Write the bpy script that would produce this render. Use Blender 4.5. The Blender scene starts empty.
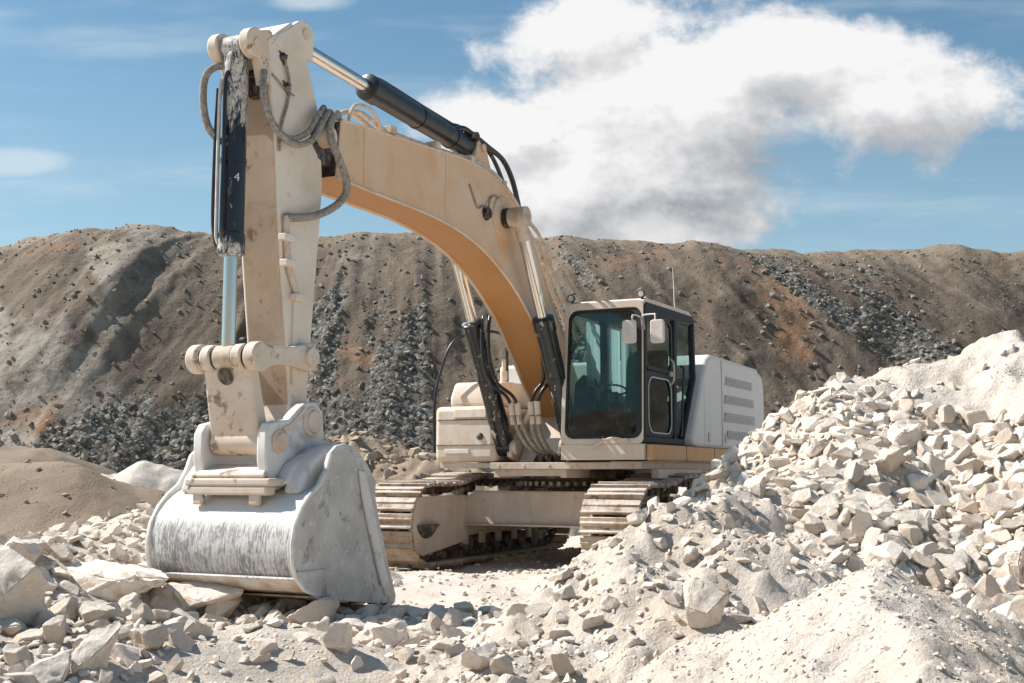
import bpy, bmesh, math, random
import numpy as np
from mathutils import Vector, Matrix
R = math.radians
rnd = random.Random(7)
sc = bpy.context.scene
COL = sc.collection

# ------------------------------------------------------------------ camera, sky, sun, exposure
CAM_H, FPX, HORIZON = 1.2, 1200.0, 472.0
PITCH = math.atan((HORIZON - 341.5) / FPX)
cd = bpy.data.cameras.new("camera"); cd.sensor_width = 36.0; cd.lens = FPX * 36.0 / 1024.0
cd.clip_start = 0.1; cd.clip_end = 3000
cam = bpy.data.objects.new("camera", cd); COL.objects.link(cam)
cam.location = (0, 0, CAM_H); cam.rotation_euler = (math.pi / 2 + PITCH, 0, 0)
sc.camera = cam

SUN_EL, SUN_AZ = R(46), math.atan2(-0.90, 0.20)          # azimuth measured from +Y towards +X
SUN_DIR = Vector((math.sin(SUN_AZ) * math.cos(SUN_EL), math.cos(SUN_AZ) * math.cos(SUN_EL), math.sin(SUN_EL)))
sd = bpy.data.lights.new("sun", 'SUN'); sd.energy = 4.6; sd.angle = R(0.55); sd.color = (1.0, 0.94, 0.885)
sun = bpy.data.objects.new("sun", sd); COL.objects.link(sun)
sun.rotation_euler = SUN_DIR.to_track_quat('Z', 'Y').to_euler(); sun.location = (-20, 5, 30)

sc.view_settings.view_transform = 'Standard'; sc.view_settings.look = 'None'
sc.view_settings.gamma = 1.0; sc.view_settings.use_curve_mapping = False
sc.view_settings.exposure = 0.72
SKY_STRENGTH = 0.08

class NT:
    """tiny helper for wiring node trees"""
    def __init__(s, nt): s.nt = nt
    def n(s, kind, **kw):
        nd = s.nt.nodes.new(kind)
        for k, v in kw.items(): setattr(nd, k, v)
        return nd
    def put(s, sock, v):
        if v is None: return
        if hasattr(v, 'is_output'): s.nt.links.new(v, sock)
        elif isinstance(v, (tuple, list)) and len(v) == 3 and sock.type == 'RGBA': sock.default_value = (*v, 1)
        else: sock.default_value = v
    def m(s, op, a, b=None, c=None, clamp=False):
        nd = s.n('ShaderNodeMath', operation=op); nd.use_clamp = clamp
        s.put(nd.inputs[0], a); s.put(nd.inputs[1], b); s.put(nd.inputs[2], c)
        return nd.outputs[0]
    def v(s, op, a, b=None, scale=None):
        nd = s.n('ShaderNodeVectorMath', operation=op)
        s.put(nd.inputs[0], a); s.put(nd.inputs[1], b)
        if scale is not None: s.put(nd.inputs['Scale'], scale)
        return nd.outputs['Value'] if op in ('LENGTH', 'DOT_PRODUCT', 'DISTANCE') else nd.outputs[0]
    def mix(s, f, a, b, mode='MIX'):
        nd = s.n('ShaderNodeMix', data_type='RGBA', blend_type=mode)
        s.put(nd.inputs[0], f); s.put(nd.inputs[6], a); s.put(nd.inputs[7], b)
        return nd.outputs[2]
    def ss(s, x, a, b, lo=0.0, hi=1.0):
        nd = s.n('ShaderNodeMapRange', interpolation_type='SMOOTHSTEP')
        s.put(nd.inputs[0], x); s.put(nd.inputs[1], a); s.put(nd.inputs[2], b); s.put(nd.inputs[3], lo); s.put(nd.inputs[4], hi)
        return nd.outputs[0]
    def noise(s, vec, scale, detail=4, rough=.55, dist=0.0, out=0):
        nd = s.n('ShaderNodeTexNoise'); s.put(nd.inputs['Vector'], vec)
        for k, v in (('Scale', scale), ('Detail', detail), ('Roughness', rough), ('Distortion', dist)): s.put(nd.inputs[k], v)
        return nd.outputs[out]
    def vor(s, vec, scale, feature='F1', out='Distance', rand=1.0):
        nd = s.n('ShaderNodeTexVoronoi', feature=feature); s.put(nd.inputs['Vector'], vec)
        s.put(nd.inputs['Scale'], scale); s.put(nd.inputs['Randomness'], rand)
        return nd.outputs[out]
    def mapping(s, vec, scale=(1, 1, 1), rot=(0, 0, 0), loc=(0, 0, 0)):
        nd = s.n('ShaderNodeMapping'); s.put(nd.inputs[0], vec)
        nd.inputs['Scale'].default_value = scale; nd.inputs['Rotation'].default_value = rot; nd.inputs['Location'].default_value = loc
        return nd.outputs[0]
    def bump(s, h, strength=.5, dist=.02, normal=None):
        nd = s.n('ShaderNodeBump'); s.put(nd.inputs['Strength'], strength); s.put(nd.inputs['Distance'], dist)
        s.put(nd.inputs['Height'], h); s.put(nd.inputs['Normal'], normal)
        return nd.outputs[0]

def make_world():
    w = bpy.data.worlds.new("World"); sc.world = w; w.use_nodes = True
    t = NT(w.node_tree); bg = w.node_tree.nodes['Background']
    sky = t.n('ShaderNodeTexSky', sky_type='NISHITA'); sky.sun_disc = False
    sky.sun_elevation = SUN_EL; sky.sun_rotation = SUN_AZ
    sky.air_density = 1.0; sky.dust_density = 0.7; sky.ozone_density = 1.6
    hs = t.n('ShaderNodeHueSaturation'); hs.inputs['Saturation'].default_value = 1.0; t.put(hs.inputs['Color'], sky.outputs[0])
    skyc = t.mix(1.0, hs.outputs[0], (0.73, 0.93, 0.90), 'MULTIPLY')
    tc = t.n('ShaderNodeTexCoord'); sep = t.n('ShaderNodeSeparateXYZ'); t.put(sep.inputs[0], tc.outputs['Generated'])
    y = t.m('MAXIMUM', sep.outputs[1], .08)
    u = t.m('DIVIDE', sep.outputs[0], y); v = t.m('DIVIDE', sep.outputs[2], y)
    cmb = t.n('ShaderNodeCombineXYZ'); t.put(cmb.inputs[0], u); t.put(cmb.inputs[1], v); P = cmb.outputs[0]
    front = t.ss(sep.outputs[1], .1, .3)
    def ell(px, py, a, b, k=1.0, Q=None):
        d = t.v('SUBTRACT', P if Q is None else Q, ((px - 512) / 1200, (472 - py) / 1200, 0))
        d = t.v('DIVIDE', d, (a / 1200, b / 1200, 1))
        return t.m('MULTIPLY', t.m('SUBTRACT', 1.0, t.v('LENGTH', d)), k)
    def density(Q, det=7):
        E = [ell(*e, Q=Q) for e in ((665, 105, 215, 150), (890, 90, 165, 70), (595, 20, 100, 60), (560, 190, 170, 95), (500, 125, 95, 60), (790, 45, 170, 60), (640, 225, 165, 45))]
        m = E[0]
        for e in E[1:]: m = t.m('SMOOTH_MAX', m, e, .12)
        w1 = t.noise(t.mapping(Q, (1, 1.3, 1)), 10.0, det, .64, .1)
        w2 = t.noise(t.mapping(Q, (1, 1.5, 1), loc=(3, 1, 0)), 3.4, 2, .5, .2)
        d = t.m('ADD', m, t.m('MULTIPLY', t.m('SUBTRACT', w1, .5), 1.8))
        return t.m('ADD', d, t.m('MULTIPLY', t.m('SUBTRACT', w2, .5), .45)), w1
    dens, w1 = density(P)
    d1, _ = density(t.v('ADD', P, (-.022, .030, 0)), 4)              # the same cloud a step towards the sun
    a = t.ss(dens, -.03, .42)
    lit = t.ss(t.m('SUBTRACT', dens, d1), -.55, .45)
    base = t.m('MAXIMUM', ell(775, 175, 200, 75), t.m('MAXIMUM', ell(670, 205, 170, 50), -.4))
    sh = t.m('ADD', t.m('MULTIPLY', t.m('SUBTRACT', 1.0, lit), .75), t.m('MULTIPLY', base, .42))
    fold = t.noise(t.mapping(P, (1, 1.8, 1), loc=(7, 2, 0)), 7.5, 7, .62, .25)
    sh = t.m('ADD', sh, t.m('MULTIPLY', t.m('SUBTRACT', fold, .5), 1.5))
    sh = t.m('MULTIPLY', t.m('ADD', sh, -.06), .98, clamp=True)
    cc = t.mix(sh, (7.1, 7.05, 7.05), (2.75, 2.9, 3.15))
    # thin high streaks
    st = t.noise(t.mapping(P, (1.0, 6.0, 1), rot=(0, 0, R(8)), loc=(1, 5, 0)), 3.0, 4, .6, 0)
    thin = t.m('MULTIPLY', t.ss(st, .46, .76), .40)
    puff = t.ss(t.m('ADD', ell(5, 157, 75, 20), t.m('MULTIPLY', t.m('SUBTRACT', w1, .5), .9)), .05, .7)
    puff2 = t.ss(t.m('ADD', ell(300, -14, 60, 16), t.m('MULTIPLY', t.m('SUBTRACT', w1, .5), .9)), .05, .7)
    thin = t.m('MAXIMUM', thin, t.m('MULTIPLY', t.m('MAXIMUM', puff, puff2), .6))
    low = t.m('MULTIPLY', t.ss(v, .42, .10), .30)                 # pale air above the horizon
    c = t.mix(low, skyc, (4.6, 5.7, 6.2))
    c = t.mix(t.m('MULTIPLY', thin, front), c, (5.6, 6.3, 6.6))
    c = t.mix(t.m('MULTIPLY', a, front), c, cc)
    t.put(bg.inputs[0], c); bg.inputs[1].default_value = SKY_STRENGTH
make_world()

# ------------------------------------------------------------------ noise + terrain maths
def _h(ix, iy, iz, seed):
    n = (ix * 374761393 + iy * 668265263 + iz * 1440662683 + seed * 974634721) & 0xffffffff
    n = ((n ^ (n >> 13)) * 1274126177) & 0xffffffff
    n = n ^ (n >> 16)
    return (n & 0xffffff).astype(np.float64) / 8388607.5 - 1.0
def vnoise(x, y, z, seed=0):
    x, y, z = np.broadcast_arrays(np.asarray(x, float), np.asarray(y, float), np.asarray(z, float))
    fx, fy, fz = np.floor(x), np.floor(y), np.floor(z)
    ix, iy, iz = fx.astype(np.int64), fy.astype(np.int64), fz.astype(np.int64)
    tx, ty, tz = x - fx, y - fy, z - fz
    q = lambda t: t * t * t * (t * (t * 6 - 15) + 10)
    tx, ty, tz = q(tx), q(ty), q(tz)
    L = lambda a, b, t: a + (b - a) * t
    r = []
    for dz in (0, 1):
        c00, c10 = _h(ix, iy, iz + dz, seed), _h(ix + 1, iy, iz + dz, seed)
        c01, c11 = _h(ix, iy + 1, iz + dz, seed), _h(ix + 1, iy + 1, iz + dz, seed)
        r.append(L(L(c00, c10, tx), L(c01, c11, tx), ty))
    return L(r[0], r[1], tz)
def fbm(x, y, z=0.0, oct=4, seed=0, gain=.5):
    s, a, f = 0, 1.0, 1.0
    x = np.asarray(x, float); y = np.asarray(y, float); z = np.asarray(z, float)
    for i in range(oct):
        s = s + a * vnoise(x * f + 13.7 * i, y * f + 5.1 * i, z * f + 3.3 * i, seed + i); a *= gain; f *= 2.03
    return s
def ridged(x, y, oct=4, seed=0):
    s, a, f = 0, 1.0, 1.0
    for i in range(oct):
        s = s + a * (1 - 2 * np.abs(vnoise(x * f + 7.7 * i, y * f, 0.5, seed + i))); a *= .5; f *= 2.1
    return s
def sstep(x, a, b):
    t = np.clip((x - a) / (b - a), 0, 1); return t * t * (3 - 2 * t)
def ridge_h(x, y, line, slope, rad=.25):
    """height of a heap whose crest is the polyline line [(x, y, z)...] and whose flanks fall at slope"""
    best = np.full(np.shape(x), -1e9)
    for (ax, ay, az), (bx, by, bz) in zip(line[:-1], line[1:]):
        dx, dy = bx - ax, by - ay; L2 = dx * dx + dy * dy + 1e-9
        t = np.clip(((x - ax) * dx + (y - ay) * dy) / L2, 0, 1)
        d = np.hypot(x - ax - t * dx, y - ay - t * dy)
        best = np.maximum(best, az + t * (bz - az) - slope * (np.sqrt(d * d + rad * rad) - rad))
    return best
def smax(*a, k=.12):
    a = [np.asarray(q, float) for q in a]; m = a[0]
    for q in a[1:]: m = np.logaddexp(m / k, q / k) * k
    return m

def ground_z(x, y):
    z = .05 * fbm(x * .45, y * .45, 0, 3, 11) + .018 * fbm(x * 2.2, y * 2.2, 0, 3, 12) + .006 * fbm(x * 9, y * 9, 0, 2, 13)
    z = z + .9 * sstep(y, 22, 40)
    z = z - .10 * np.exp(-(((x + .9) / 1.3) ** 2 + ((y - 5.6) / 1.1) ** 2))
    rut = np.exp(-((np.abs(x - .2 - (y - 15) * -.30) - .9) / .3) ** 2) * sstep(y, 9, 11) * (1 - sstep(y, 15, 18))
    return z - .03 * rut
def heap_big(x, y):
    wx = x + .25 * fbm(x * .7, y * .7, 0, 2, 21); wy = y + .25 * fbm(x * .7, y * .7, 4, 2, 22)
    a = ridge_h(wx, wy, [(6.6, 12.6, 2.62), (4.55, 11.5, 2.38), (4.3, 10.4, 1.85), (4.0, 8.6, 1.0)], .66, .35)
    b = ridge_h(wx, wy, [(4.3, 12.3, 2.12), (3.4, 11.0, 2.02), (3.0, 10.7, 1.86)], 1.02, .45)
    b2 = ridge_h(wx, wy, [(3.1, 10.7, 1.86), (2.95, 9.6, 1.38), (2.8, 8.4, .82)], .86, .5)
    c = ridge_h(wx, wy, [(7.2, 9.0, 1.75), (5.2, 8.6, 1.15), (3.9, 7.2, .60)], .50, .6)
    b = smax(b, b2, k=.08)
    z = smax(a, b, c, k=.10)
    z = z + .10 * fbm(x * 1.3, y * 1.3, 0, 4, 23) + .02 * fbm(x * 7, y * 7, 0, 3, 24)
    z = z + sstep(z, 1.4, 1.9) * (.07 * ridged(x * 1.5 + .4 * y, y * 1.1, 4, 25) + .03 * fbm(x * 5, y * 5, 0, 4, 26, .6))
    return z
def heap_lumpy(x, y):
    wx = x + .3 * fbm(x * 1.1, y * 1.1, 0, 3, 31); wy = y + .3 * fbm(x * 1.1, y * 1.1, 4, 3, 32)
    a = ridge_h(wx, wy, [(1.9, 8.8, 1.05), (1.35, 8.1, .93), (1.0, 7.2, .50)], .62, .22)
    b = ridge_h(wx, wy, [(.9, 8.0, .42), (.15, 6.8, .24), (-.25, 6.0, .13)], .50, .25)
    z = smax(a, b, k=.07)
    z = z + .10 * ridged(x * 1.6, y * 1.6, 4, 33) * .6 + .035 * fbm(x * 6, y * 6, 0, 4, 34) + .012 * fbm(x * 22, y * 22, 0, 2, 36)
    return z - .02
def heap_ridge(x, y):
    wx = x + .12 * fbm(x * 1.6, y * 1.6, 0, 3, 41); wy = y
    a = ridge_h(wx, wy, [(2.3, 6.9, .50), (1.68, 5.75, .80), (1.52, 4.9, .66), (1.36, 3.9, .42), (1.2, 3.0, .1)], .60, .05)
    z = a + .035 * fbm(x * 2.4, y * 2.4, 0, 3, 43) + .022 * fbm(x * 7, y * 7, 0, 4, 44) + .010 * fbm(x * 24, y * 24, 0, 3, 45)
    return z
def heap_bank(x, y):
    wx = x + .2 * fbm(x * 1.0, y * 1.0, 0, 3, 51); wy = y + .2 * fbm(x, y, 4, 3, 52)
    a = ridge_h(wx, wy, [(-6.5, 9.4, .74), (-4.7, 9.3, .54), (-3.95, 10.4, .62), (-3.65, 11.5, .84), (-2.9, 12.6, .80)], .46, .25)
    b = ridge_h(wx, wy, [(-4.6, 6.2, .50), (-2.9, 6.8, .42), (-1.7, 7.5, .27), (-.7, 7.5, .12)], .34, .35)
    z = smax(a, b, k=.08)
    return z + .05 * fbm(x * 1.6, y * 1.6, 0, 4, 53) + .012 * fbm(x * 8, y * 8, 0, 3, 54) - .03
def heap_tan(x, y):
    a = ridge_h(x + .2 * fbm(x * .6, y * .6, 0, 2, 61), y, [(-11, 17.5, 1.45), (-6.6, 17.6, 1.32), (-5.5, 17.9, 1.02), (-4.4, 18.6, .5)], .52, .5)
    return a + .05 * fbm(x * .9, y * .9, 0, 3, 62) + .008 * fbm(x * 7, y * 7, 0, 3, 63)
def heap_round(x, y):
    a = ridge_h(x, y, [(-15, 27, 1.9), (-10.4, 26.5, 1.72)], .62, 1.0)
    return a + .12 * fbm(x * .8, y * .8, 0, 3, 66) + .02 * fbm(x * 4, y * 4, 0, 3, 67)
def heap_white(x, y):
    a = ridge_h(x + .3 * fbm(x, y, 0, 3, 70), y, [(-8.9, 24.5, .95), (-7.3, 24.2, 1.42), (-6.6, 24.2, 1.20), (-5.4, 24.5, .7)], .6, .12)
    return a + .12 * ridged(x * 1.1, y * 1.1, 4, 71) * .5 + .05 * fbm(x * 3, y * 3, 0, 3, 72)
def heap_clods(x, y):
    a = smax(ridge_h(x, y, [(-5.6, 29.5, 1.7), (-3.6, 29, 1.95), (-1.6, 29, 1.5), (1.5, 30, 1.4)], .5, .6), ridge_h(x, y, [(-3.2, 25.0, 1.25), (-1.4, 24.8, 1.30), (.4, 25.2, 1.1)], .6, .3), k=.1)
    return a + .22 * ridged(x * .8, y * .8, 4, 75) * .6 + .10 * fbm(x * 3, y * 3, 0, 3, 76)

BX0, BX1 = -42.0, 52.0
def berm_z(x, s):
    """slope coordinate s: 0 at the toe, 1 at the crest, >1 the flat top; returns (y, z, gravel)"""
    left = sstep(-x, 13.0, 26.0)
    toe = 39.0 + 1.2 * fbm(x * .08, 0.3, 0, 3, 81) + 5.0 * left * left + 2.5 * sstep(x, 10, 45)
    crest_h = np.interp(x, [-42, -24, -18.5, -14, -4, 2.5, 6.5, 9, 12.5, 15, 17.5, 20, 23, 52], [11.7, 11.6, 11.45, 11.40, 11.38, 11.0, 10.65, 10.5, 10.4, 10.65, 10.7, 10.5, 10.7, 11]) + .14 * fbm(x * .8, .7, 0, 4, 82) + .20 * np.maximum(0, fbm(x * .33, 2.2, 0, 2, 83))
    d = 12.0 + 1.0 * fbm(x * .1, 5.5, 0, 2, 84)
    sc_ = np.clip(s, 0, 1)
    prof = sc_ * (1 + .18 * np.sin(sc_ * math.pi) * (1 - .6 * left))
    prof = prof / 1.0
    y = toe + d * s
    z = .7 + (crest_h - .7) * np.clip(prof, 0, 1.0) - .35 * np.maximum(s - 1, 0)
    g = x + 9.5 * sc_ * sstep(x, -6, 5) - 5.5 * sc_ * sstep(-x, 6, 12)      # gullies run diagonally down the face
    gully = ridged(g * .24 + .5 * fbm(x * .3, sc_ * 3, 0, 2, 92), sc_ * .9 + 2, 2, 85) * .30 + ridged(g * .62, sc_ * .4, 2, 86) * .10 + ridged(g * 1.6, sc_ * .7, 2, 94) * .035
    lump = .55 * fbm(x * .16, sc_ * 1.4, 0, 2, 87) 
    fade = np.clip(np.sin(np.clip(s * .96, 0, 1) * math.pi), 0, 1) ** .5
    off = (gully + lump) * fade + .035 * fbm(x * 2.2, sc_ * 22, 0, 4, 88, .65) * fade
    y = y - off * .75; z = z + off * .55 + .025 * fbm(x * 3, s * 30, 0, 3, 89)
    gr = fbm(g * .22, sc_ * .8 + 3, 0, 3, 90) * .75 + .42 * fbm(g * .7, sc_ * 3, 0, 3, 91) - .10
    gr = gr - .12 + .62 * np.exp(-((x + .6 + 3 * (sc_ - .4)) / 4.0) ** 2) - .5 * sstep(sc_, .80, .98) - .40 * sstep(-x, 7.5, 10) * sstep(sc_, .10, .4) + .12 * sstep(.35 - sc_, 0, .35)
    return y, z, sstep(gr, -.05, .55), g

# ------------------------------------------------------------------ mesh helpers
def link(o, parent=None):
    COL.objects.link(o)
    if parent is not None: o.parent = parent
    return o
def tag(o, label=None, cat=None, group=None, kind=None):
    for k, v in (('label', label), ('category', cat), ('group', group), ('kind', kind)):
        if v: o[k] = v
    return o
def np_mesh(name, v, f, smooth=True):
    """v (N,3), f (M,k) all faces with k corners"""
    me = bpy.data.meshes.new(name); k = f.shape[1]
    me.vertices.add(len(v)); me.vertices.foreach_set('co', np.ascontiguousarray(v, np.float32).ravel())
    me.loops.add(f.size); me.loops.foreach_set('vertex_index', np.ascontiguousarray(f, np.int32).ravel())
    me.polygons.add(len(f)); me.polygons.foreach_set('loop_start', np.arange(0, f.size, k, dtype=np.int32))
    me.update(calc_edges=True)
    if smooth: me.shade_smooth()
    return me
def set_attr(me, name, val):
    a = me.attributes.new(name, 'FLOAT', 'POINT'); a.data.foreach_set('value', np.ascontiguousarray(val, np.float32))
def grid_faces(nx, ny):
    i = np.arange(nx * ny).reshape(ny, nx)
    return np.stack([i[:-1, :-1], i[:-1, 1:], i[1:, 1:], i[1:, :-1]], -1).reshape(-1, 4)
def spaced(a, b, lo, hi, step, n=26, far_pow=2.2):
    core = np.arange(lo, hi + step * .5, step)
    t = np.linspace(0, 1, n)[1:]
    return np.concatenate([(lo - (lo - a) * t ** far_pow)[::-1], core, hi + (b - hi) * t ** far_pow])

class MB:
    def __init__(s): s.v = []; s.f = []
    def add(s, vs, fs):
        o = len(s.v); s.v += [tuple(p) for p in vs]; s.f += [tuple(i + o for i in q) for q in fs]; return s
    def box(s, x0, x1, y0, y1, z0, z1):
        return s.prism([(x0, z0), (x1, z0), (x1, z1), (x0, z1)], y0, y1)
    def prism(s, pts, y0, y1, axis='y'):
        n = len(pts)
        if axis == 'y': A = [(p[0], y0, p[1]) for p in pts] + [(p[0], y1, p[1]) for p in pts]
        elif axis == 'x': A = [(y0, p[0], p[1]) for p in pts] + [(y1, p[0], p[1]) for p in pts]
        else: A = [(p[0], p[1], y0) for p in pts] + [(p[0], p[1], y1) for p in pts]
        F = [tuple(range(n)), tuple(range(2 * n - 1, n - 1, -1))] + [(i, (i + 1) % n, n + (i + 1) % n, n + i) for i in range(n)]
        return s.add(A, F)
    def hexa(s, c):                                   # eight corners: four of one face, the matching four of the other
        return s.add(c, [(0, 1, 2, 3), (7, 6, 5, 4), (0, 1, 5, 4), (1, 2, 6, 5), (2, 3, 7, 6), (3, 0, 4, 7)])
    def tube(s, pts, r, n=10, radii=None):
        P = [Vector(p) for p in pts]; m = len(P); rr = radii or [r] * m
        T = []
        for i in range(m):
            t = (P[min(i + 1, m - 1)] - P[max(i - 1, 0)])
            T.append(t.normalized() if t.length > 1e-9 else Vector((0, 0, 1)))
        ref = Vector((0, 0, 1)) if abs(T[0].z) < .9 else Vector((1, 0, 0))
        N = (ref - T[0] * ref.dot(T[0])).normalized(); vs = []
        for i in range(m):
            N = (N - T[i] * N.dot(T[i])).normalized(); B = T[i].cross(N)
            for k in range(n):
                a = 2 * math.pi * k / n; vs.append(P[i] + (N * math.cos(a) + B * math.sin(a)) * rr[i])
        fs = [(i * n + k, i * n + (k + 1) % n, (i + 1) * n + (k + 1) % n, (i + 1) * n + k) for i in range(m - 1) for k in range(n)]
        fs += [tuple(range(n - 1, -1, -1)), tuple(range((m - 1) * n, m * n))]
        return s.add(vs, fs)
    def cyl(s, a, b, r, n=24, r1=None): return s.tube([a, b], r, n, [r, r if r1 is None else r1])
    def steps(s, a, b, prof, n=24):                   # turned shape from a to b; prof [(t, r)...]
        a, b = Vector(a), Vector(b); return s.tube([a.lerp(b, t) for t, _ in prof], 0, n, [r for _, r in prof])
    def ring(s, outer, inner, y0, y1, conv):          # frame between two outlines with the same number of points
        n = len(outer)
        A = [conv(p, y0) for p in outer] + [conv(p, y0) for p in inner] + [conv(p, y1) for p in outer] + [conv(p, y1) for p in inner]
        F = []
        for i in range(n):
            j = (i + 1) % n
            F += [(i, j, n + j, n + i), (2 * n + i, 3 * n + i, 3 * n + j, 2 * n + j), (i, 2 * n + i, 2 * n + j, j), (n + i, n + j, 3 * n + j, 3 * n + i)]
        return s.add(A, F)
    def build(s, name, mat, parent=None, bevel=0.0, seg=2, sharp=38):
        me = bpy.data.meshes.new(name); me.from_pydata(s.v, [], s.f)
        bm = bmesh.new(); bm.from_mesh(me); bmesh.ops.recalc_face_normals(bm, faces=bm.faces); bm.to_mesh(me); bm.free()
        me.shade_smooth()
        me.set_sharp_from_angle(angle=R(sharp))
        me.materials.append(mat)
        o = link(bpy.data.objects.new(name, me), parent)
        if bevel:
            b = o.modifiers.new("bevel", 'BEVEL'); b.width = bevel; b.segments = seg; b.limit_method = 'ANGLE'; b.angle_limit = R(40)
        return o
def spline(pts, n=8):
    P = [Vector(p) for p in pts]; out = []
    for i in range(len(P) - 1):
        p0, p1, p2, p3 = P[max(i - 1, 0)], P[i], P[i + 1], P[min(i + 2, len(P) - 1)]
        for k in range(n):
            t = k / n
            out.append(.5 * ((2 * p1) + (p2 - p0) * t + (2 * p0 - 5 * p1 + 4 * p2 - p3) * t * t + (3 * p1 - p0 - 3 * p2 + p3) * t ** 3))
    out.append(P[-1]); return out
def arc(cx, cz, r, a0, a1, n=8): return [(cx + r * math.cos(R(a0 + (a1 - a0) * i / n)), cz + r * math.sin(R(a0 + (a1 - a0) * i / n))) for i in range(n + 1)]
def rrect(x0, x1, z0, z1, r, n=5):
    return arc(x1 - r, z1 - r, r, 0, 90, n) + arc(x0 + r, z1 - r, r, 90, 180, n) + arc(x0 + r, z0 + r, r, 180, 270, n) + arc(x1 - r, z0 + r, r, 270, 360, n)

# ------------------------------------------------------------------ materials
def new_mat(name):
    m = bpy.data.materials.new(name); m.use_nodes = True
    t = NT(m.node_tree); return m, t, m.node_tree.nodes['Principled BSDF']
def obj_co(t): return t.n('ShaderNodeTexCoord').outputs['Object']
def up(t):
    g = t.n('ShaderNodeNewGeometry'); s = t.n('ShaderNodeSeparateXYZ'); t.put(s.inputs[0], g.outputs['Normal']); return s.outputs[2]

def earth(name, c1, c2, c3, grain=1.0, bumpd=.03, pebble=True, bs=.62):
    """loose earth: c1 main, c2 patches, c3 specks and small stones"""
    m, t, p = new_mat(name); co = obj_co(t)
    f = t.ss(t.noise(co, .9 * grain, 5, .6, .4), .38, .66)
    c = t.mix(f, c1, c2)
    c = t.mix(t.m('MULTIPLY', t.ss(t.noise(co, 14 * grain, 4, .7), .52, .72), .55), c, c3)
    c = t.mix(t.m('MULTIPLY', t.ss(t.noise(co, 60 * grain, 3, .7), .50, .70), .35), c, tuple(q * .72 for q in c1))
    p.inputs['Roughness'].default_value = .95; p.inputs['Specular IOR Level'].default_value = .15
    h = t.m('ADD', t.noise(co, 9 * grain, 8, .68), t.m('MULTIPLY', t.noise(co, 45 * grain, 5, .7), .45))
    if pebble:
        vd = t.vor(co, 22 * grain); pk = t.ss(vd, .36, .08)
        msk = t.ss(t.noise(co, 3.1 * grain, 3, .6), .46, .62)
        h = t.m('ADD', h, t.m('MULTIPLY', t.m('MULTIPLY', pk, msk), .55))
        c = t.mix(t.m('MULTIPLY', t.m('MULTIPLY', t.ss(vd, .30, .15), msk), .35), c, tuple(min(1, q * 1.12) for q in c1))
    t.put(p.inputs['Base Color'], c)
    t.put(p.inputs['Normal'], t.bump(h, bs, bumpd))
    return m
M = {}
M['dirt'] = earth('white_dirt', (.63, .575, .51), (.53, .46, .385), (.42, .36, .29))
M['heap'] = earth('limestone_fines', (.62, .56, .49), (.55, .48, .40), (.44, .37, .295), 1.0, .05, True, .75)
M['heap_warm'] = earth('limestone_warm_fines', (.61, .55, .48), (.545, .47, .385), (.43, .355, .275), 1.2, .05, True, .75)
M['sand'] = earth('tan_sand', (.30, .238, .178), (.25, .195, .143), (.17, .13, .095), .8, .035, True)
M['clod'] = earth('brown_clods', (.36, .29, .215), (.27, .20, .14), (.47, .40, .32), .6, .08)

def stone_mat(name, tint, dark, orange, attr=False):
    m, t, p = new_mat(name); co = obj_co(t)
    if attr:
        a = t.n('ShaderNodeAttribute', attribute_name='tone'); rv = a.outputs['Fac']
        co2 = co
    else:
        oi = t.n('ShaderNodeObjectInfo'); rv = oi.outputs['Random']
        co2 = t.v('ADD', co, t.v('SCALE', (7.1, 3.3, 5.7), None, t.m('MULTIPLY', rv, 9.0)))
    c = t.mix(rv, tint, dark)
    n1 = t.noise(co2, 3.6, 6, .62, .5)
    c = t.mix(t.m('MULTIPLY', t.ss(n1, .52, .72), .75), c, orange)
    c = t.mix(t.m('MULTIPLY', t.ss(t.noise(co2, 17, 5, .65), .56, .74), .45), c, tuple(q * .62 for q in dark))
    c = t.mix(t.m('MULTIPLY', t.ss(up(t), .25, .95), .45), c, tuple(min(.8, q * 1.06) for q in tint))   # fine dust lying on top
    t.put(p.inputs['Base Color'], c); p.inputs['Roughness'].default_value = .92; p.inputs['Specular IOR Level'].default_value = .2
    h = t.m('ADD', t.noise(co2, 4.5, 10, .74, .3), t.m('MULTIPLY', t.ss(t.vor(co2, 3.2, 'DISTANCE_TO_EDGE'), 0, .05), .06))
    t.put(p.inputs['Normal'], t.bump(h, .9, .022 if not attr else .03))
    return m
M['rock'] = stone_mat('limestone', (.79, .71, .62), (.60, .505, .41), (.58, .41, .27))
M['rubble'] = stone_mat('limestone_rubble', (.78, .70, .61), (.54, .455, .365), (.55, .39, .26), True)
M['gravel'] = stone_mat('grey_gravel', (.30, .275, .23), (.135, .122, .10), (.22, .175, .13), True)

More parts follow.
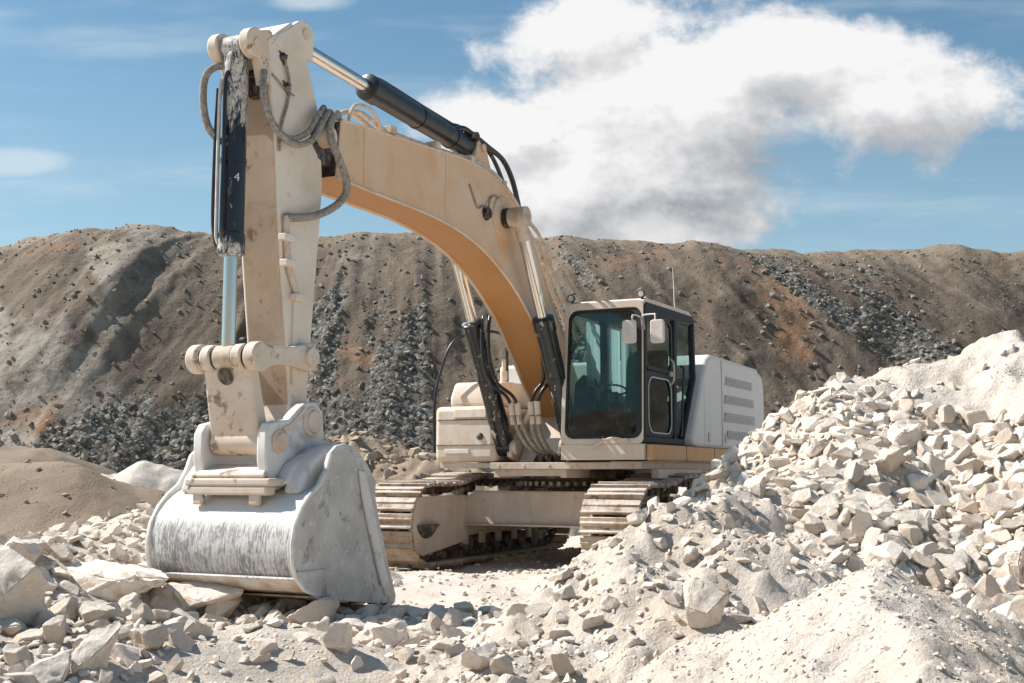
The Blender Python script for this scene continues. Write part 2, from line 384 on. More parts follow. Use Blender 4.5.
M['clodstone'] = stone_mat('brown_clod_stone', (.46, .38, .29), (.27, .20, .14), (.33, .20, .11), True)
def berm_mat():
    m, t, p = new_mat('quarry_face_earth'); co = obj_co(t)
    gv = t.n('ShaderNodeAttribute', attribute_name='gravel').outputs['Fac']
    hv = t.n('ShaderNodeAttribute', attribute_name='height').outputs['Fac']
    soil = t.mix(t.ss(t.noise(co, .35, 6, .6, .6), .36, .66), (.158, .124, .093), (.10, .079, .061))
    soil = t.mix(t.m('MULTIPLY', t.ss(t.noise(t.mapping(co, (1, .6, .9)), .22, 5, .6, 1.0), .56, .66), .8), soil, (.27, .15, .085))
    soil = t.mix(t.m('MULTIPLY', t.ss(t.noise(co, 1.6, 6, .7), .55, .75), .6), soil, (.22, .178, .133))
    gx = t.n('ShaderNodeAttribute', attribute_name='gully').outputs['Fac']; cs = t.n('ShaderNodeCombineXYZ'); t.put(cs.inputs[0], gx); t.put(cs.inputs[1], hv)
    soil = t.mix(t.m('MULTIPLY', t.ss(t.noise(t.mapping(cs.outputs[0], (1.0, 1.6, 1)), 1.5, 7, .68, .2), .46, .66), .62), soil, (.225, .18, .135))
    soil = t.mix(t.m('MULTIPLY', t.ss(hv, .78, 1.0), .55), soil, (.28, .225, .165))
    vc = t.n('ShaderNodeTexVoronoi'); t.put(vc.inputs['Vector'], co); vc.inputs['Scale'].default_value = 6.0
    grc = t.mix(t.m('MULTIPLY', vc.outputs['Distance'], 1.2, clamp=True), (.17, .155, .128), (.075, .068, .057))
    s3 = t.n('ShaderNodeSeparateColor'); t.put(s3.inputs[0], vc.outputs['Color'])
    grc = t.mix(t.ss(s3.outputs[0], .6, 1.0), grc, (.23, .225, .205))
    brk = t.m('ADD', gv, t.m('MULTIPLY', t.m('SUBTRACT', t.noise(co, 1.8, 6, .7), .5), 1.3))
    gm = t.ss(brk, .30, .62)
    c = t.mix(gm, soil, grc)
    lw = t.n('ShaderNodeAttribute', attribute_name='lightstone').outputs['Fac']
    c = t.mix(t.m('MULTIPLY', lw, t.ss(t.noise(co, .8, 6, .65), .35, .6)), c, (.36, .325, .275))
    t.put(p.inputs['Base Color'], c); p.inputs['Roughness'].default_value = .96; p.inputs['Specular IOR Level'].default_value = .15
    h = t.m('ADD', t.m('MULTIPLY', t.noise(co, 4.5, 9, .66, .2), .8), t.m('MULTIPLY', t.m('SUBTRACT', .6, vc.outputs['Distance']), t.m('MULTIPLY', gm, .6)))
    t.put(p.inputs['Normal'], t.bump(h, 1.0, .10))
    return m
M['berm'] = berm_mat()

def paint(name, base, dust, amount=.6, rust=(.23, .12, .06), rustamt=.5, streak=1.0, rough=.55, rthr=(.60, .70)):
    """weathered paint: base coat, pale quarry dust lying thicker on upper sides, rubbed and rusty spots"""
    m, t, p = new_mat(name); co = obj_co(t)
    st = t.noise(t.mapping(co, (5 * streak, 5 * streak, .55)), 1.6, 6, .65, .3)
    pt = t.noise(co, 1.7, 6, .6, .4)
    d = t.m('ADD', t.m('ADD', t.m('MULTIPLY', t.m('SUBTRACT', st, .5), .9 * (streak if streak < 1 else 1)), t.m('MULTIPLY', t.m('SUBTRACT', pt, .5), 1.5)), amount)
    d = t.m('ADD', d, t.m('MULTIPLY', up(t), .28), clamp=True)
    c = t.mix(d, base, dust)
    sp = t.noise(co, 5.2, 7, .68, .2)
    rs = t.m('MULTIPLY', t.ss(sp, *rthr), rustamt)
    c = t.mix(rs, c, rust)
    gr = t.m('MULTIPLY', t.ss(t.noise(t.mapping(co, (6, 6, .8) if streak >= 1 else (2, 2, 1.2), loc=(2, 3, 1)), 1.5, 7, .72), .55, .78), .42 if streak >= 1 else .26)
    c = t.mix(gr, c, tuple(q * .5 for q in base))
    t.put(p.inputs['Base Color'], c)
    t.put(p.inputs['Roughness'], t.m('ADD', t.m('MULTIPLY', d, .35), rough, clamp=True))
    p.inputs['Specular IOR Level'].default_value = .35
    t.put(p.inputs['Normal'], t.bump(t.m('ADD', t.noise(co, 30, 5, .6), t.m('MULTIPLY', d, .8)), .25, .006))
    return m
ORANGE, CREAM = (.60, .27, .075), (.63, .505, .385)
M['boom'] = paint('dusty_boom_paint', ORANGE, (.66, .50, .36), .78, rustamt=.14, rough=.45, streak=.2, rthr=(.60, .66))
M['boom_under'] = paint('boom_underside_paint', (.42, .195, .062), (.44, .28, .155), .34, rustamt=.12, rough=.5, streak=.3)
M['stick'] = paint('worn_stick_paint', (.48, .35, .23), (.70, .625, .54), .90, rust=(.22, .13, .07), rustamt=.6, streak=.35)
M['stick_front'] = paint('stained_stick_front', (.30, .19, .11), (.50, .395, .295), .56, rust=(.15, .08, .04), rustamt=.85, streak=.5, rthr=(.56, .68))
M['cream'] = paint('cream_body_paint', (.52, .36, .22), (.66, .59, .51), .74, rust=(.30, .18, .10), rustamt=.30, rthr=(.54, .70))
M['white'] = paint('pale_dusted_panel', (.62, .50, .38), (.66, .635, .60), 1.0, rustamt=.06)
M['skirt'] = paint('orange_skirt_paint', (.56, .27, .09), (.60, .43, .28), .45, rustamt=.1)
M['link'] = paint('rusty_linkage_paint', (.50, .30, .15), (.65, .575, .49), .84, rust=(.19, .09, .045), rustamt=.8, streak=.6, rthr=(.545, .64))
M['frame'] = paint('dusty_undercarriage_paint', (.36, .27, .19), (.58, .50, .42), .78, rust=(.12, .09, .07), rustamt=.45)
M['louvre'] = paint('louvre_grey', (.44, .43, .41), (.54, .525, .50), .6, rustamt=.0)

def metal_worn(name, dark, pale, thr=(.52, .60), stretch=(1, 1, 1), sc_=4, rough=.45, metallic=0.0, spec=.5):
    m, t, p = new_mat(name); co = obj_co(t)
    n1 = t.noise(t.mapping(co, stretch), sc_, 8, .68, .4)
    f = t.ss(n1, *thr)
    t.put(p.inputs['Base Color'], t.mix(f, dark, pale)); t.put(p.inputs['Roughness'], t.m('ADD', t.m('MULTIPLY', f, .5), rough, clamp=True))
    t.put(p.inputs['Metallic'], t.m('MULTIPLY', t.m('SUBTRACT', 1.0, f), metallic)); p.inputs['Specular IOR Level'].default_value = spec
    t.put(p.inputs['Normal'], t.bump(n1, .25, .006))
    return m
def barrel_mat():
    m, t, p = new_mat('chipped_black_barrel'); co = obj_co(t); s3 = t.n('ShaderNodeSeparateXYZ'); t.put(s3.inputs[0], co); z = s3.outputs[2]
    n1 = t.noise(t.mapping(co, (1.5, 1.5, .5)), 9, 9, .72, .5)
    worn = t.m('ADD', t.m('MULTIPLY', t.ss(z, 3.80, 4.30), .19), t.m('MULTIPLY', t.ss(z, 3.25, 3.05), .14))
    f = t.ss(t.m('ADD', n1, worn), .585, .68)
    t.put(p.inputs['Base Color'], t.mix(t.m('MULTIPLY', f, t.ss(t.noise(co, 26, 5, .7), .25, .6)), (.012, .016, .022), (.60, .56, .51)))
    t.put(p.inputs['Roughness'], t.m('ADD', t.m('MULTIPLY', f, .5), .28, clamp=True)); t.put(p.inputs['Normal'], t.bump(n1, .3, .006)); return m
M['black_chipped'] = barrel_mat()
M['black_worn'] = metal_worn('worn_black_barrel', (.012, .016, .018), (.46, .43, .38), (.585, .64), (1.4, 1.4, .5), 8, .25)
M['black'] = metal_worn('dusty_black_paint', (.014, .016, .018), (.33, .30, .27), (.60, .80), (1, 1, .5), 6, .35)
M['chrome'] = metal_worn('chrome_rod', (.66, .62, .57), (.50, .43, .35), (.55, .80), (1, 1, .3), 5, .20, 1.0)
M['hose'] = metal_worn('dusty_hose', (.13, .115, .10), (.36, .32, .27), (.30, .66), (1, 1, 1), 30, .75)
M['pipe'] = metal_worn('dusty_pipe', (.42, .30, .19), (.58, .50, .42), (.35, .6), (1, 1, 1), 8, .55)
M['pin'] = metal_worn('greasy_pin_steel', (.035, .03, .027), (.30, .24, .19), (.45, .7), (1, 1, 1), 12, .45, .4)
M['track'] = metal_worn('muddy_track_steel', (.13, .085, .05), (.50, .38, .265), (.36, .56), (1, 1, 1), 5, .6)
M['gear'] = metal_worn('dark_muddy_steel', (.045, .036, .028), (.27, .22, .17), (.45, .66), (1, 1, 1), 6, .7)
M['seat'] = metal_worn('black_seat_cloth', (.016, .017, .018), (.045, .045, .045), (.5, .7), (1, 1, 1), 10, .8)
def track_mat():
    m, t, p = new_mat('muddy_track_shoes'); co = obj_co(t)
    mud = t.mix(t.ss(t.noise(co, 3.0, 7, .65, .3), .35, .62), (.25, .165, .105), (.46, .36, .265))
    mud = t.mix(t.ss(t.noise(t.mapping(co, (1, .5, 1), loc=(4, 1, 2)), 6.5, 7, .7, .4), .57, .64), mud, (.05, .052, .055))
    c = t.mix(t.m('MULTIPLY', t.ss(t.m('ADD', up(t), t.m('MULTIPLY', t.m('SUBTRACT', t.noise(co, 6, 8, .74), .5), 2.6)), .15, .75), .80), mud, (.64, .58, .51))
    t.put(p.inputs['Base Color'], c); p.inputs['Roughness'].default_value = .8
    t.put(p.inputs['Normal'], t.bump(t.noise(co, 11, 9, .72), .9, .035)); return m
M['shoe'] = track_mat()
def bucket_mat():
    m, t, p = new_mat('scuffed_bucket_steel'); co = obj_co(t)
    st = t.noise(t.mapping(co, (1.0, 11.0, 2.0)), 5.0, 12, .84, .1)
    bl = t.noise(co, 1.5, 5, .6, .4)
    s3 = t.n('ShaderNodeSeparateXYZ'); t.put(s3.inputs[0], co)
    z = s3.outputs[2]
    scuff = t.m('MULTIPLY', t.ss(z, .98, .70), t.ss(z, .22, .42))                    # belly of the shell, polished by digging
    f = t.m('ADD', t.m('ADD', st, t.m('MULTIPLY', t.m('SUBTRACT', bl, .5), .35)), t.m('MULTIPLY', t.m('SUBTRACT', scuff, .62), .25))
    f = t.ss(f, .525, .64)
    c = t.mix(f, (.72, .70, .675), (.23, .227, .22))
    c = t.mix(t.m('MULTIPLY', t.ss(t.noise(co, 4.5, 10, .76), .50, .62), .8), c, (.70, .68, .65))
    heel = t.m('MULTIPLY', t.ss(z, .40, .27), t.ss(t.noise(co, 4.5, 6, .6), .36, .58))
    c = t.mix(heel, c, (.50, .36, .235))
    t.put(p.inputs['Base Color'], c); t.put(p.inputs['Roughness'], t.m('SUBTRACT', .9, t.m('MULTIPLY', f, .35)))
    t.put(p.inputs['Normal'], t.bump(t.m('ADD', t.noise(co, 16, 8, .7), st), .5, .012)); return m
M['bucket'] = bucket_mat()
def plate_mat():
    m, t, p = new_mat('scratched_side_plate'); co = obj_co(t)
    c = t.mix(t.ss(t.noise(co, 3.0, 8, .62, .2), .36, .66), (.41, .40, .38), (.54, .53, .505))
    c = t.mix(t.m('MULTIPLY', t.ss(t.noise(t.mapping(co, (1, 1, .7), loc=(3, 0, 1)), 4.2, 9, .72, .3), .54, .64), .75), c, (.16, .16, .157))
    for k, (ry, sc_) in enumerate(((35, (2.2, 1, 40)), (-28, (2.5, 1, 46)), (62, (1.8, 1, 34)))):
        n = t.noise(t.mapping(co, sc_, (0, R(ry), 0), (k * 3, 0, k)), 1.6, 4, .6, .1)
        c = t.mix(t.m('MULTIPLY', t.ss(n, .64, .72), .55), c, (.64, .63, .605))
    c = t.mix(t.m('MULTIPLY', t.ss(t.noise(co, 9, 9, .76), .55, .66), .75), c, (.66, .65, .625))
    t.put(p.inputs['Base Color'], c); p.inputs['Roughness'].default_value = .7
    t.put(p.inputs['Normal'], t.bump(t.noise(co, 14, 8, .7), .45, .010)); return m
M['bucket_side'] = plate_mat()
M['bucket_pale'] = metal_worn('white_dusted_steel', (.42, .40, .37), (.67, .65, .62), (.30, .50), (1, 1, 1), 4, .7)
def glass_mat():
    m = bpy.data.materials.new('tinted_glass'); m.use_nodes = True; nt = m.node_tree; nt.nodes.clear(); t = NT(nt)
    tr = t.n('ShaderNodeBsdfTransparent'); tr.inputs[0].default_value = (.31, .48, .455, 1)
    gl = t.n('ShaderNodeBsdfGlossy'); gl.inputs['Roughness'].default_value = .03; gl.inputs[0].default_value = (.9, .97, .97, 1)
    fr = t.n('ShaderNodeFresnel'); fr.inputs[0].default_value = 1.5
    mx = t.n('ShaderNodeMixShader'); t.put(mx.inputs[0], fr.outputs[0]); t.put(mx.inputs[1], tr.outputs[0]); t.put(mx.inputs[2], gl.outputs[0])
    df = t.n('ShaderNodeBsdfDiffuse'); df.inputs[0].default_value = (.5, .48, .44, 1)
    mx2 = t.n('ShaderNodeMixShader'); co = obj_co(t)
    t.put(mx2.inputs[0], t.m('MULTIPLY', t.ss(t.noise(co, 4, 7, .7), .48, .75), .07)); t.put(mx2.inputs[1], mx.outputs[0]); t.put(mx2.inputs[2], df.outputs[0])
    o = t.n('ShaderNodeOutputMaterial'); t.put(o.inputs[0], mx2.outputs[0]); return m
M['glass'] = glass_mat()
def plain(name, c, rough=.6, metallic=0.0):
    m, t, p = new_mat(name); co = obj_co(t)
    t.put(p.inputs['Base Color'], t.mix(t.ss(t.noise(co, 8, 5, .6), .35, .7), c, tuple(q * .8 for q in c)))
    p.inputs['Roughness'].default_value = rough; p.inputs['Metallic'].default_value = metallic; return m
M['rubber'] = plain('black_rubber', (.018, .019, .02), .7)
M['mirror_shell'] = plain('pale_mirror_shell', (.66, .60, .55), .6)
M['lamp'] = plain('lamp_glass', (.6, .6, .58), .2)
M['green'] = plain('green_vest_cloth', (.03, .20, .10), .9)
M['blue'] = plain('blue_cloth', (.03, .07, .16), .9)
def cloth_mat():
    m, t, p = new_mat('pale_curtain_cloth'); p.inputs['Base Color'].default_value = (.74, .80, .78, 1); p.inputs['Roughness'].default_value = .9
    tl = t.n('ShaderNodeBsdfTranslucent'); tl.inputs[0].default_value = (.74, .82, .80, 1)
    mx = t.n('ShaderNodeMixShader'); mx.inputs[0].default_value = .6
    t.put(mx.inputs[1], p.outputs[0]); t.put(mx.inputs[2], tl.outputs[0]); t.put(m.node_tree.nodes['Material Output'].inputs[0], mx.outputs[0]); return m
M['curtain'] = cloth_mat()

# ------------------------------------------------------------------ the ground, the quarry face, the heaps
def height_sheet(name, xs, ys, fn, mat, floor=None):
    X, Y = np.meshgrid(xs, ys); Z = fn(X, Y)
    f = grid_faces(len(xs), len(ys)); v = np.stack([X, Y, Z], -1).reshape(-1, 3)
    if floor is not None:
        keep = (Z - floor(X, Y) > -.5).ravel()
        f = f[keep[f].any(1)]
        used = np.unique(f); remap = np.zeros(len(v), np.int64); remap[used] = np.arange(len(used)); v = v[used]; f = remap[f]
    me = np_mesh(name, v, f); me.materials.append(mat)
    return link(bpy.data.objects.new(name, me))

g = height_sheet('ground', spaced(-320, 320, -6.5, 6.0, .05), spaced(-60, 420, 4.2, 22, .05), ground_z, M['dirt']); tag(g, kind='structure')

def make_berm():
    xs = np.concatenate([np.arange(-42, -26, .35), np.arange(-26, 30, .11), np.arange(30, 52, .4)])
    ss = np.concatenate([np.linspace(-.12, 1.0, 150), np.linspace(1.01, 1.25, 10), [1.6, 2.5, 4.0]])
    X, S = np.meshgrid(xs, ss); Y, Z, G, GX = berm_z(X, S)
    v = np.stack([X, Y, Z], -1).reshape(-1, 3)
    me = np_mesh('quarry_face', v, grid_faces(len(xs), len(ss)))
    set_attr(me, 'gravel', G.ravel()); set_attr(me, 'gully', GX.ravel()); set_attr(me, 'height', np.clip(S, 0, 1).ravel())
    lw = .9 * sstep(-X, 11.5, 17) * sstep(fbm(X * .5 + S * 4, S * 3, 0, 4, 95) + .25, 0, .4) * (1 - .3 * S) + .55 * np.exp(-((X + 6.4) / .7) ** 2 - ((S - .72) / .12) ** 2)
    set_attr(me, 'lightstone', np.clip(lw, 0, 1).ravel())
    me.materials.append(M['berm'])
    return tag(link(bpy.data.objects.new('quarry_hill', me)), kind='structure')
make_berm()
# the rim of the pit on the viewer's own side, seen only in chrome and glass
rim = height_sheet('quarry_hill', np.linspace(-90, 90, 120), np.linspace(-75, -24, 60), lambda x, y: 11 * sstep(-y, 26, 44) + .8 * fbm(x * .15, y * .15, 0, 4, 140) * sstep(-y, 25, 34) - .3, M['clod']); tag(rim, kind='structure')

HEAPS = []          # (name, height function)
def heap(name, label, fn, mat, x0, x1, y0, y1, step):
    o = height_sheet(name, np.arange(x0, x1, step), np.arange(y0, y1, step), fn, mat, ground_z)
    tag(o, label, 'heap'); HEAPS.append(fn); return o
heap('rubble_heap', 'tall pale heap of crushed limestone overlooking the counterweight end of the excavator', heap_big, M['heap'], -1.2, 12.5, 4.6, 18.5, .04)
heap('spoil_heap', 'low lumpy heap of white fines at the foot of the tall rubble heap', heap_lumpy, M['heap_warm'], -2.2, 4.4, 4.2, 12, .028)
heap('sand_heap', 'sharp ridged heap of speckled white sand along the bottom edge, nearest to the viewer', heap_ridge, M['heap_warm'], -.4, 4.2, 2.4, 9.0, .022)
heap('rubble_bank', 'low bank of white rubble under and beside the lowered bucket', heap_bank, M['heap'], -9.5, 1.2, 4.4, 15.5, .04)
heap('sand_heap', 'broad smooth tan sand heap behind the rubble at the left edge', heap_tan, M['sand'], -14.5, -1.8, 13.5, 22, .06)
heap('sand_heap', 'small rounded grey tan heap at the foot of the quarry face, left edge', heap_round, M['sand'], -19, -6.5, 22, 31.5, .10)
heap('spoil_heap', 'small jagged whitish heap at the foot of the quarry face behind the bucket', heap_white, M['heap_warm'], -11.5, -3, 21.5, 27.5, .06)
heap('spoil_heap', 'row of rough brown clods heaped behind the excavator tracks', heap_clods, M['clod'], -9.5, 5.5, 22.5, 33, .07)
def surface_z(x, y):
    z = ground_z(x, y)
    for h in HEAPS: z = np.maximum(z, h(x, y))
    return z

# ------------------------------------------------------------------ broken rock
def rock_shape(seed, level, flat=None):
    """a block cut by random planes: level 0 bare chip, 1 chip with worn edges, 2 and 3 with rough broken faces"""
    rg = np.random.default_rng(seed); bm = bmesh.new(); bmesh.ops.create_cube(bm, size=2.0)
    for k in range(9 if level == 0 else 13):
        n = rg.normal(size=3); n /= np.linalg.norm(n); h = rg.uniform(.50, .98)
        r = bmesh.ops.bisect_plane(bm, geom=bm.verts[:] + bm.edges[:] + bm.faces[:], plane_co=Vector(n * h), plane_no=Vector(n), clear_outer=True, dist=1e-5)
        ed = [e for e in r['geom_cut'] if isinstance(e, bmesh.types.BMEdge)]
        if ed: bmesh.ops.contextual_create(bm, geom=ed)
    bmesh.ops.remove_doubles(bm, verts=bm.verts, dist=.05)
    sc3 = flat if flat else (1.0, rg.uniform(.55, .95), rg.uniform(.38, .75))
    for v in bm.verts: v.co = Vector((v.co.x * sc3[0], v.co.y * sc3[1], v.co.z * sc3[2]))
    if level: bmesh.ops.bevel(bm, geom=bm.edges[:], offset=.05 if level < 2 else .075, segments=1 if level < 2 else 2, affect='EDGES', clamp_overlap=True)
    bmesh.ops.triangulate(bm, faces=bm.faces)
    if level > 1:
        for _ in range(level - 1):
            long = [e for e in bm.edges if e.calc_length() > .16]
            bmesh.ops.subdivide_edges(bm, edges=long, cuts=1); bmesh.ops.triangulate(bm, faces=bm.faces)
        long = [e for e in bm.edges if e.calc_length() > (.16 if level < 3 else .07)]; bmesh.ops.subdivide_edges(bm, edges=long, cuts=1); bmesh.ops.triangulate(bm, faces=bm.faces)
    bmesh.ops.recalc_face_normals(bm, faces=bm.faces); bm.normal_update()
    v = np.array([q.co[:] for q in bm.verts]); nn = np.array([q.normal[:] for q in bm.verts]); f = np.array([[c.index for c in q.verts] for q in bm.faces]); bm.free()
    if level > 1:
        k = fbm(v[:, 0] * 2.1 + seed, v[:, 1] * 2.1, v[:, 2] * 2.1, 4, seed) * (.045 if level < 3 else .06) + (.03 if level < 3 else .02) * np.minimum(0, ridged(v[:, 0] * 1.5 + seed, v[:, 1] * 1.5 + v[:, 2] * .7, 3, seed + 5) - .2)
        v = v + nn * k[:, None]
        if level > 2: v = v + nn * (.016 * fbm(v[:, 0] * 9, v[:, 1] * 9 + seed, v[:, 2] * 9, 3, seed + 9))[:, None]
    return v / np.abs(v).max(), f
def rot_mats(rg, n, tilt=.6):
    """random turns: any heading, tipped by about tilt"""
    a = rg.uniform(0, 2 * math.pi, n); b = rg.normal(0, tilt, n); c = rg.normal(0, tilt, n)
    ca, sa, cb, sb, cc, s_ = np.cos(a), np.sin(a), np.cos(b), np.sin(b), np.cos(c), np.sin(c)
    o, z = np.ones(n), np.zeros(n)
    A = np.stack([ca, -sa, z, sa, ca, z, z, z, o], -1).reshape(n, 3, 3)
    B = np.stack([o, z, z, z, cb, -sb, z, sb, cb], -1).reshape(n, 3, 3)
    Cc = np.stack([cc, z, s_, z, o, z, -s_, z, cc], -1).reshape(n, 3, 3)
    return A @ B @ Cc
def normals(fn, x, y, e=.12):
    n = np.stack([-(fn(x + e, y) - fn(x - e, y)) / (2 * e), -(fn(x, y + e) - fn(x, y - e)) / (2 * e), np.ones_like(x)], -1)
    return n / np.linalg.norm(n, axis=1)[:, None]
def align(nv):
    """matrices that turn +Z to the normals nv"""
    x, y, z = nv.T; k = 1 / (1 + z)
    return np.stack([1 - x * x * k, -x * y * k, x, -x * y * k, 1 - y * y * k, y, -x, -y, z], -1).reshape(-1, 3, 3)
CP, SP = math.cos(PITCH), math.sin(PITCH)
def seen_at(p):
    d = p - np.array([0, 0, CAM_H]); k = d[:, 1] * CP + d[:, 2] * SP
    return 512 + FPX * d[:, 0] / k, 341.5 - FPX * (d[:, 2] * CP - d[:, 1] * SP) / k, k
def unhidden(p, lift):
    """True where no heap stands between the point (lifted a little) and the eye of the viewer"""
    q = p + np.array([0, 0, 1.0]) * lift[:, None]; ok = np.ones(len(p), bool); e = np.array([0, 0, CAM_H])
    for t in np.linspace(.35, .97, 22):
        s = e + (q - e) * t
        for h in HEAPS[:4]: ok &= h(s[:, 0], s[:, 1]) < s[:, 2] + .02
    return ok
class Placer:
    """keeps stones from growing through each other"""
    def __init__(s, cell=.35): s.c = cell; s.g = {}
    def free(s, x, y, r, k):
        i, j = int(x // s.c), int(y // s.c)
        for a in (-1, 0, 1):
            for b in (-1, 0, 1):
                for (u, v, q) in s.g.get((i + a, j + b), ()):
                    if (u - x) ** 2 + (v - y) ** 2 < (k * (q + r)) ** 2: return False
        s.g.setdefault((i, j), []).append((x, y, r)); return True
PL = Placer()
def scatter(zone, fn, n, x0, x1, y0, y1, r0, r1, dens, seed, pack=.74, sink=.25, skew=2.2):
    rg = np.random.default_rng(seed)
    x, y = rg.uniform(x0, x1, n), rg.uniform(y0, y1, n)
    keep = (rg.uniform(0, 1, n) < dens(x, y)) & (fn(x, y) >= surface_z(x, y) - .02)
    x, y = x[keep], y[keep]
    r = r0 + (r1 - r0) * rg.uniform(0, 1, len(x)) ** skew
    o = np.argsort(-r); x, y, r = x[o], y[o], r[o]
    ok = np.array([PL.free(a, b, c, pack) for a, b, c in zip(x, y, r)], bool)
    x, y, r = x[ok], y[ok], r[ok]
    nv = normals(fn, x, y)
    p = np.stack([x, y, fn(x, y)], -1) + nv * (r * (.50 - sink))[:, None]
    return dict(zone=[zone] * len(x), p=p, r=r, n=nv)

# hand-set rocks first: (x, y, size, flattening, turn, tilt, label)
HAND = [
    (-2.85, 6.93, 0.277, (1, .9, 1.0), 20, 8, 'big smooth pale boulder cut off by the left edge of the photo'),
    (-3.88, 9.68, 0.242, (1, .7, .75), 60, 20, 'square white rock behind the big smooth boulder at the left edge'),
    (-3.25, 9.85, 0.509, (1, .55, .34), 8, 6, 'long flat white slab lying crossways between the left boulder and the bucket'),
    (-2.44, 6.56, 0.120, (.55, .5, 1.0), 30, 8, 'narrow upright white rock just right of the big left boulder'),
    (-2.45, 7.19, 0.120, (1, .8, .75), 15, 14, 'flat faced pale rock in front of the long flat slab'),
    (-3.01, 9.44, 0.173, (1, .5, .5), 40, 30, 'slanting pale block leaning beside the flat faced rock'),
    (-3.08, 10.16, 0.152, (1, .85, .8), 75, 10, 'rounded whitish rock at the right end of the long flat slab'),
    (-2.65, 10.09, 0.454, (1, .7, .33), 5, 6, 'broad low tan slab tucked under the lip of the bucket shell'),
    (-2.00, 6.77, 0.113, (1, .6, .85), 12, 12, 'triangular cream rock with a flat sunlit face below the bucket'),
    (-2.69, 9.96, 0.149, (.8, .6, 1.0), 0, 6, 'upright square pale block in front of the broad tan slab'),
    (-2.37, 9.99, 0.175, (1, .7, .8), 50, 22, 'chunky white rock under the middle of the bucket shell'),
    (-2.08, 10.17, 0.127, (1, .7, .5), 70, 15, 'small tilted rock beside the chunky white rock under the bucket'),
    (-1.92, 10.44, 0.157, (1, .6, .42), 18, 12, 'smooth elongated stone below the right corner of the bucket shell'),
    (-1.58, 9.68, 0.266, (1, .7, .58), 40, 16, 'broad pale slab tucked under the right lower corner of the bucket shell'),
    (-1.02, 7.25, 0.121, (.85, .8, 1.0), 65, 14, 'blocky rock standing on the dirt in front of the slab under the bucket corner'),
    (-0.83, 8.40, 0.126, (1, .8, .85), 10, 8, 'pale rock right of the blocky rock, before the shadow of the bucket'),
    (-0.64, 8.67, 0.087, (1, .7, .6), 10, 8, 'small rock at the right end of the stones below the bucket'),
    (-2.17, 6.34, 0.190, (1, .5, .55), 62, 28, 'long sloping pale slab near the lower left corner of the photo'),
    (-2.30, 6.15, 0.123, (1, .7, .5), 35, 20, 'pale wedge shaped rock half buried near the bottom left'),
    (1.04, 6.61, 0.154, (1, .75, .85), 30, 18, 'big smooth white block set into the lumpy heap above the sand ridge'),
    (1.11, 7.50, 0.075, (1, .8, .7), 80, 10, 'round tan rock on the shadowed side of the lumpy heap'),
    (0.45, 6.91, 0.069, (1, .9, .9), 10, 5, 'round tan cobble in the middle of the lumpy heap slope'),
    (0.26, 6.42, 0.080, (.8, .8, 1.0), 10, 5, 'bright white upright lump at the bottom centre of the photo'),
    (-0.17, 6.46, 0.118, (1, .8, .7), 25, 12, 'wide rounded white lump left of the bright upright lump'),
    (3.25, 7.81, 0.195, (.6, .6, 1.0), 20, 10, 'tall pale boulder cut off by the right edge of the photo'),
    (3.30, 10.11, 0.219, (1, .42, .40), 30, 24, 'biggest pale block high on the rubble heap, below its dusty crest'),
    (2.92, 9.38, 0.156, (1, .6, .6), 30, 20, 'pale rock just below the biggest block high on the rubble heap'),
]
MANY = []
hx = np.array([h[0] for h in HAND]); hy = np.array([h[1] for h in HAND]); hz = surface_z(hx, hy)
for k, (x, y, s, fl, turn, tilt, lab) in enumerate(HAND):
    v, f = rock_shape(500 + k, 3, fl); me = np_mesh('limestone_rock', v, f); me.set_sharp_from_angle(angle=R(24)); me.materials.append(M['rock'])
    o = link(bpy.data.objects.new('limestone_rock', me)); o.scale = (s,) * 3
    o.location = (x, y, float(hz[k]) + s * fl[2] * .45); o.rotation_euler = (R(tilt * .6), R(-tilt), R(turn))
    tag(o, lab, 'rock', 'large loose rocks'); PL.free(x, y, s * .8, .3)

one = lambda x, y: np.ones_like(x)
floor_or_bank = lambda x, y: np.maximum(ground_z(x, y), heap_bank(x, y))
def bigmask(x, y):
    z = heap_big(x, y)
    m = np.where(heap_ridge(x, y) > z - .03, 0.0, 1.0)
    m = m * (1 - .998 * sstep(z + .25 * fbm(x * 1.2, y * 1.2, 0, 3, 102), 1.50, 1.80) * sstep(x, 2.75, 3.1))      # the crest is fine dust
    m = m * (1 - .985 * sstep(2.35 - x, 0, .5) * sstep(9.9 - y, 0, .8)) * (1 - .6 * sstep(1.5 - x, 0, .5))
    return m * np.clip(.5 + .8 * sstep(fbm(x * .7, y * .7, 0, 3, 103), -.45, .25), .05, 1)
Z = []
Z.append(scatter('heap', lambda x, y: np.maximum(heap_big(x, y), heap_lumpy(x, y)), 46000, .5, 6.6, 5.6, 12.4, .028, .112, bigmask, 201, .56, .34, 2.8))
Z.append(scatter('bank', heap_bank, 11000, -4.6, .2, 5.0, 11.8, .03, .115, lambda x, y: (.35 + .65 * sstep(fbm(x * .8, y * .8, 0, 2, 104), -.3, .2)) * (1 - .96 * sstep(x, -2.05, -1.7) * sstep(8.35 - y, 0, .5)), 202, .64, .32, 2.6))
Z.append(scatter('lumpy', heap_lumpy, 1100, -.8, 3.0, 5.0, 10, .02, .085, lambda x, y: .18 + .5 * sstep(fbm(x * 1.3, y * 1.3, 0, 2, 105), 0, .3), 203, .8, .32))
Z.append(scatter('ground', floor_or_bank, 2600, -2.6, .0, 5.4, 11, .03, .11, lambda x, y: .03 + .9 * sstep(y, 8.1, 8.5) * (1 - sstep(y, 9.9, 10.6)), 204, .70))
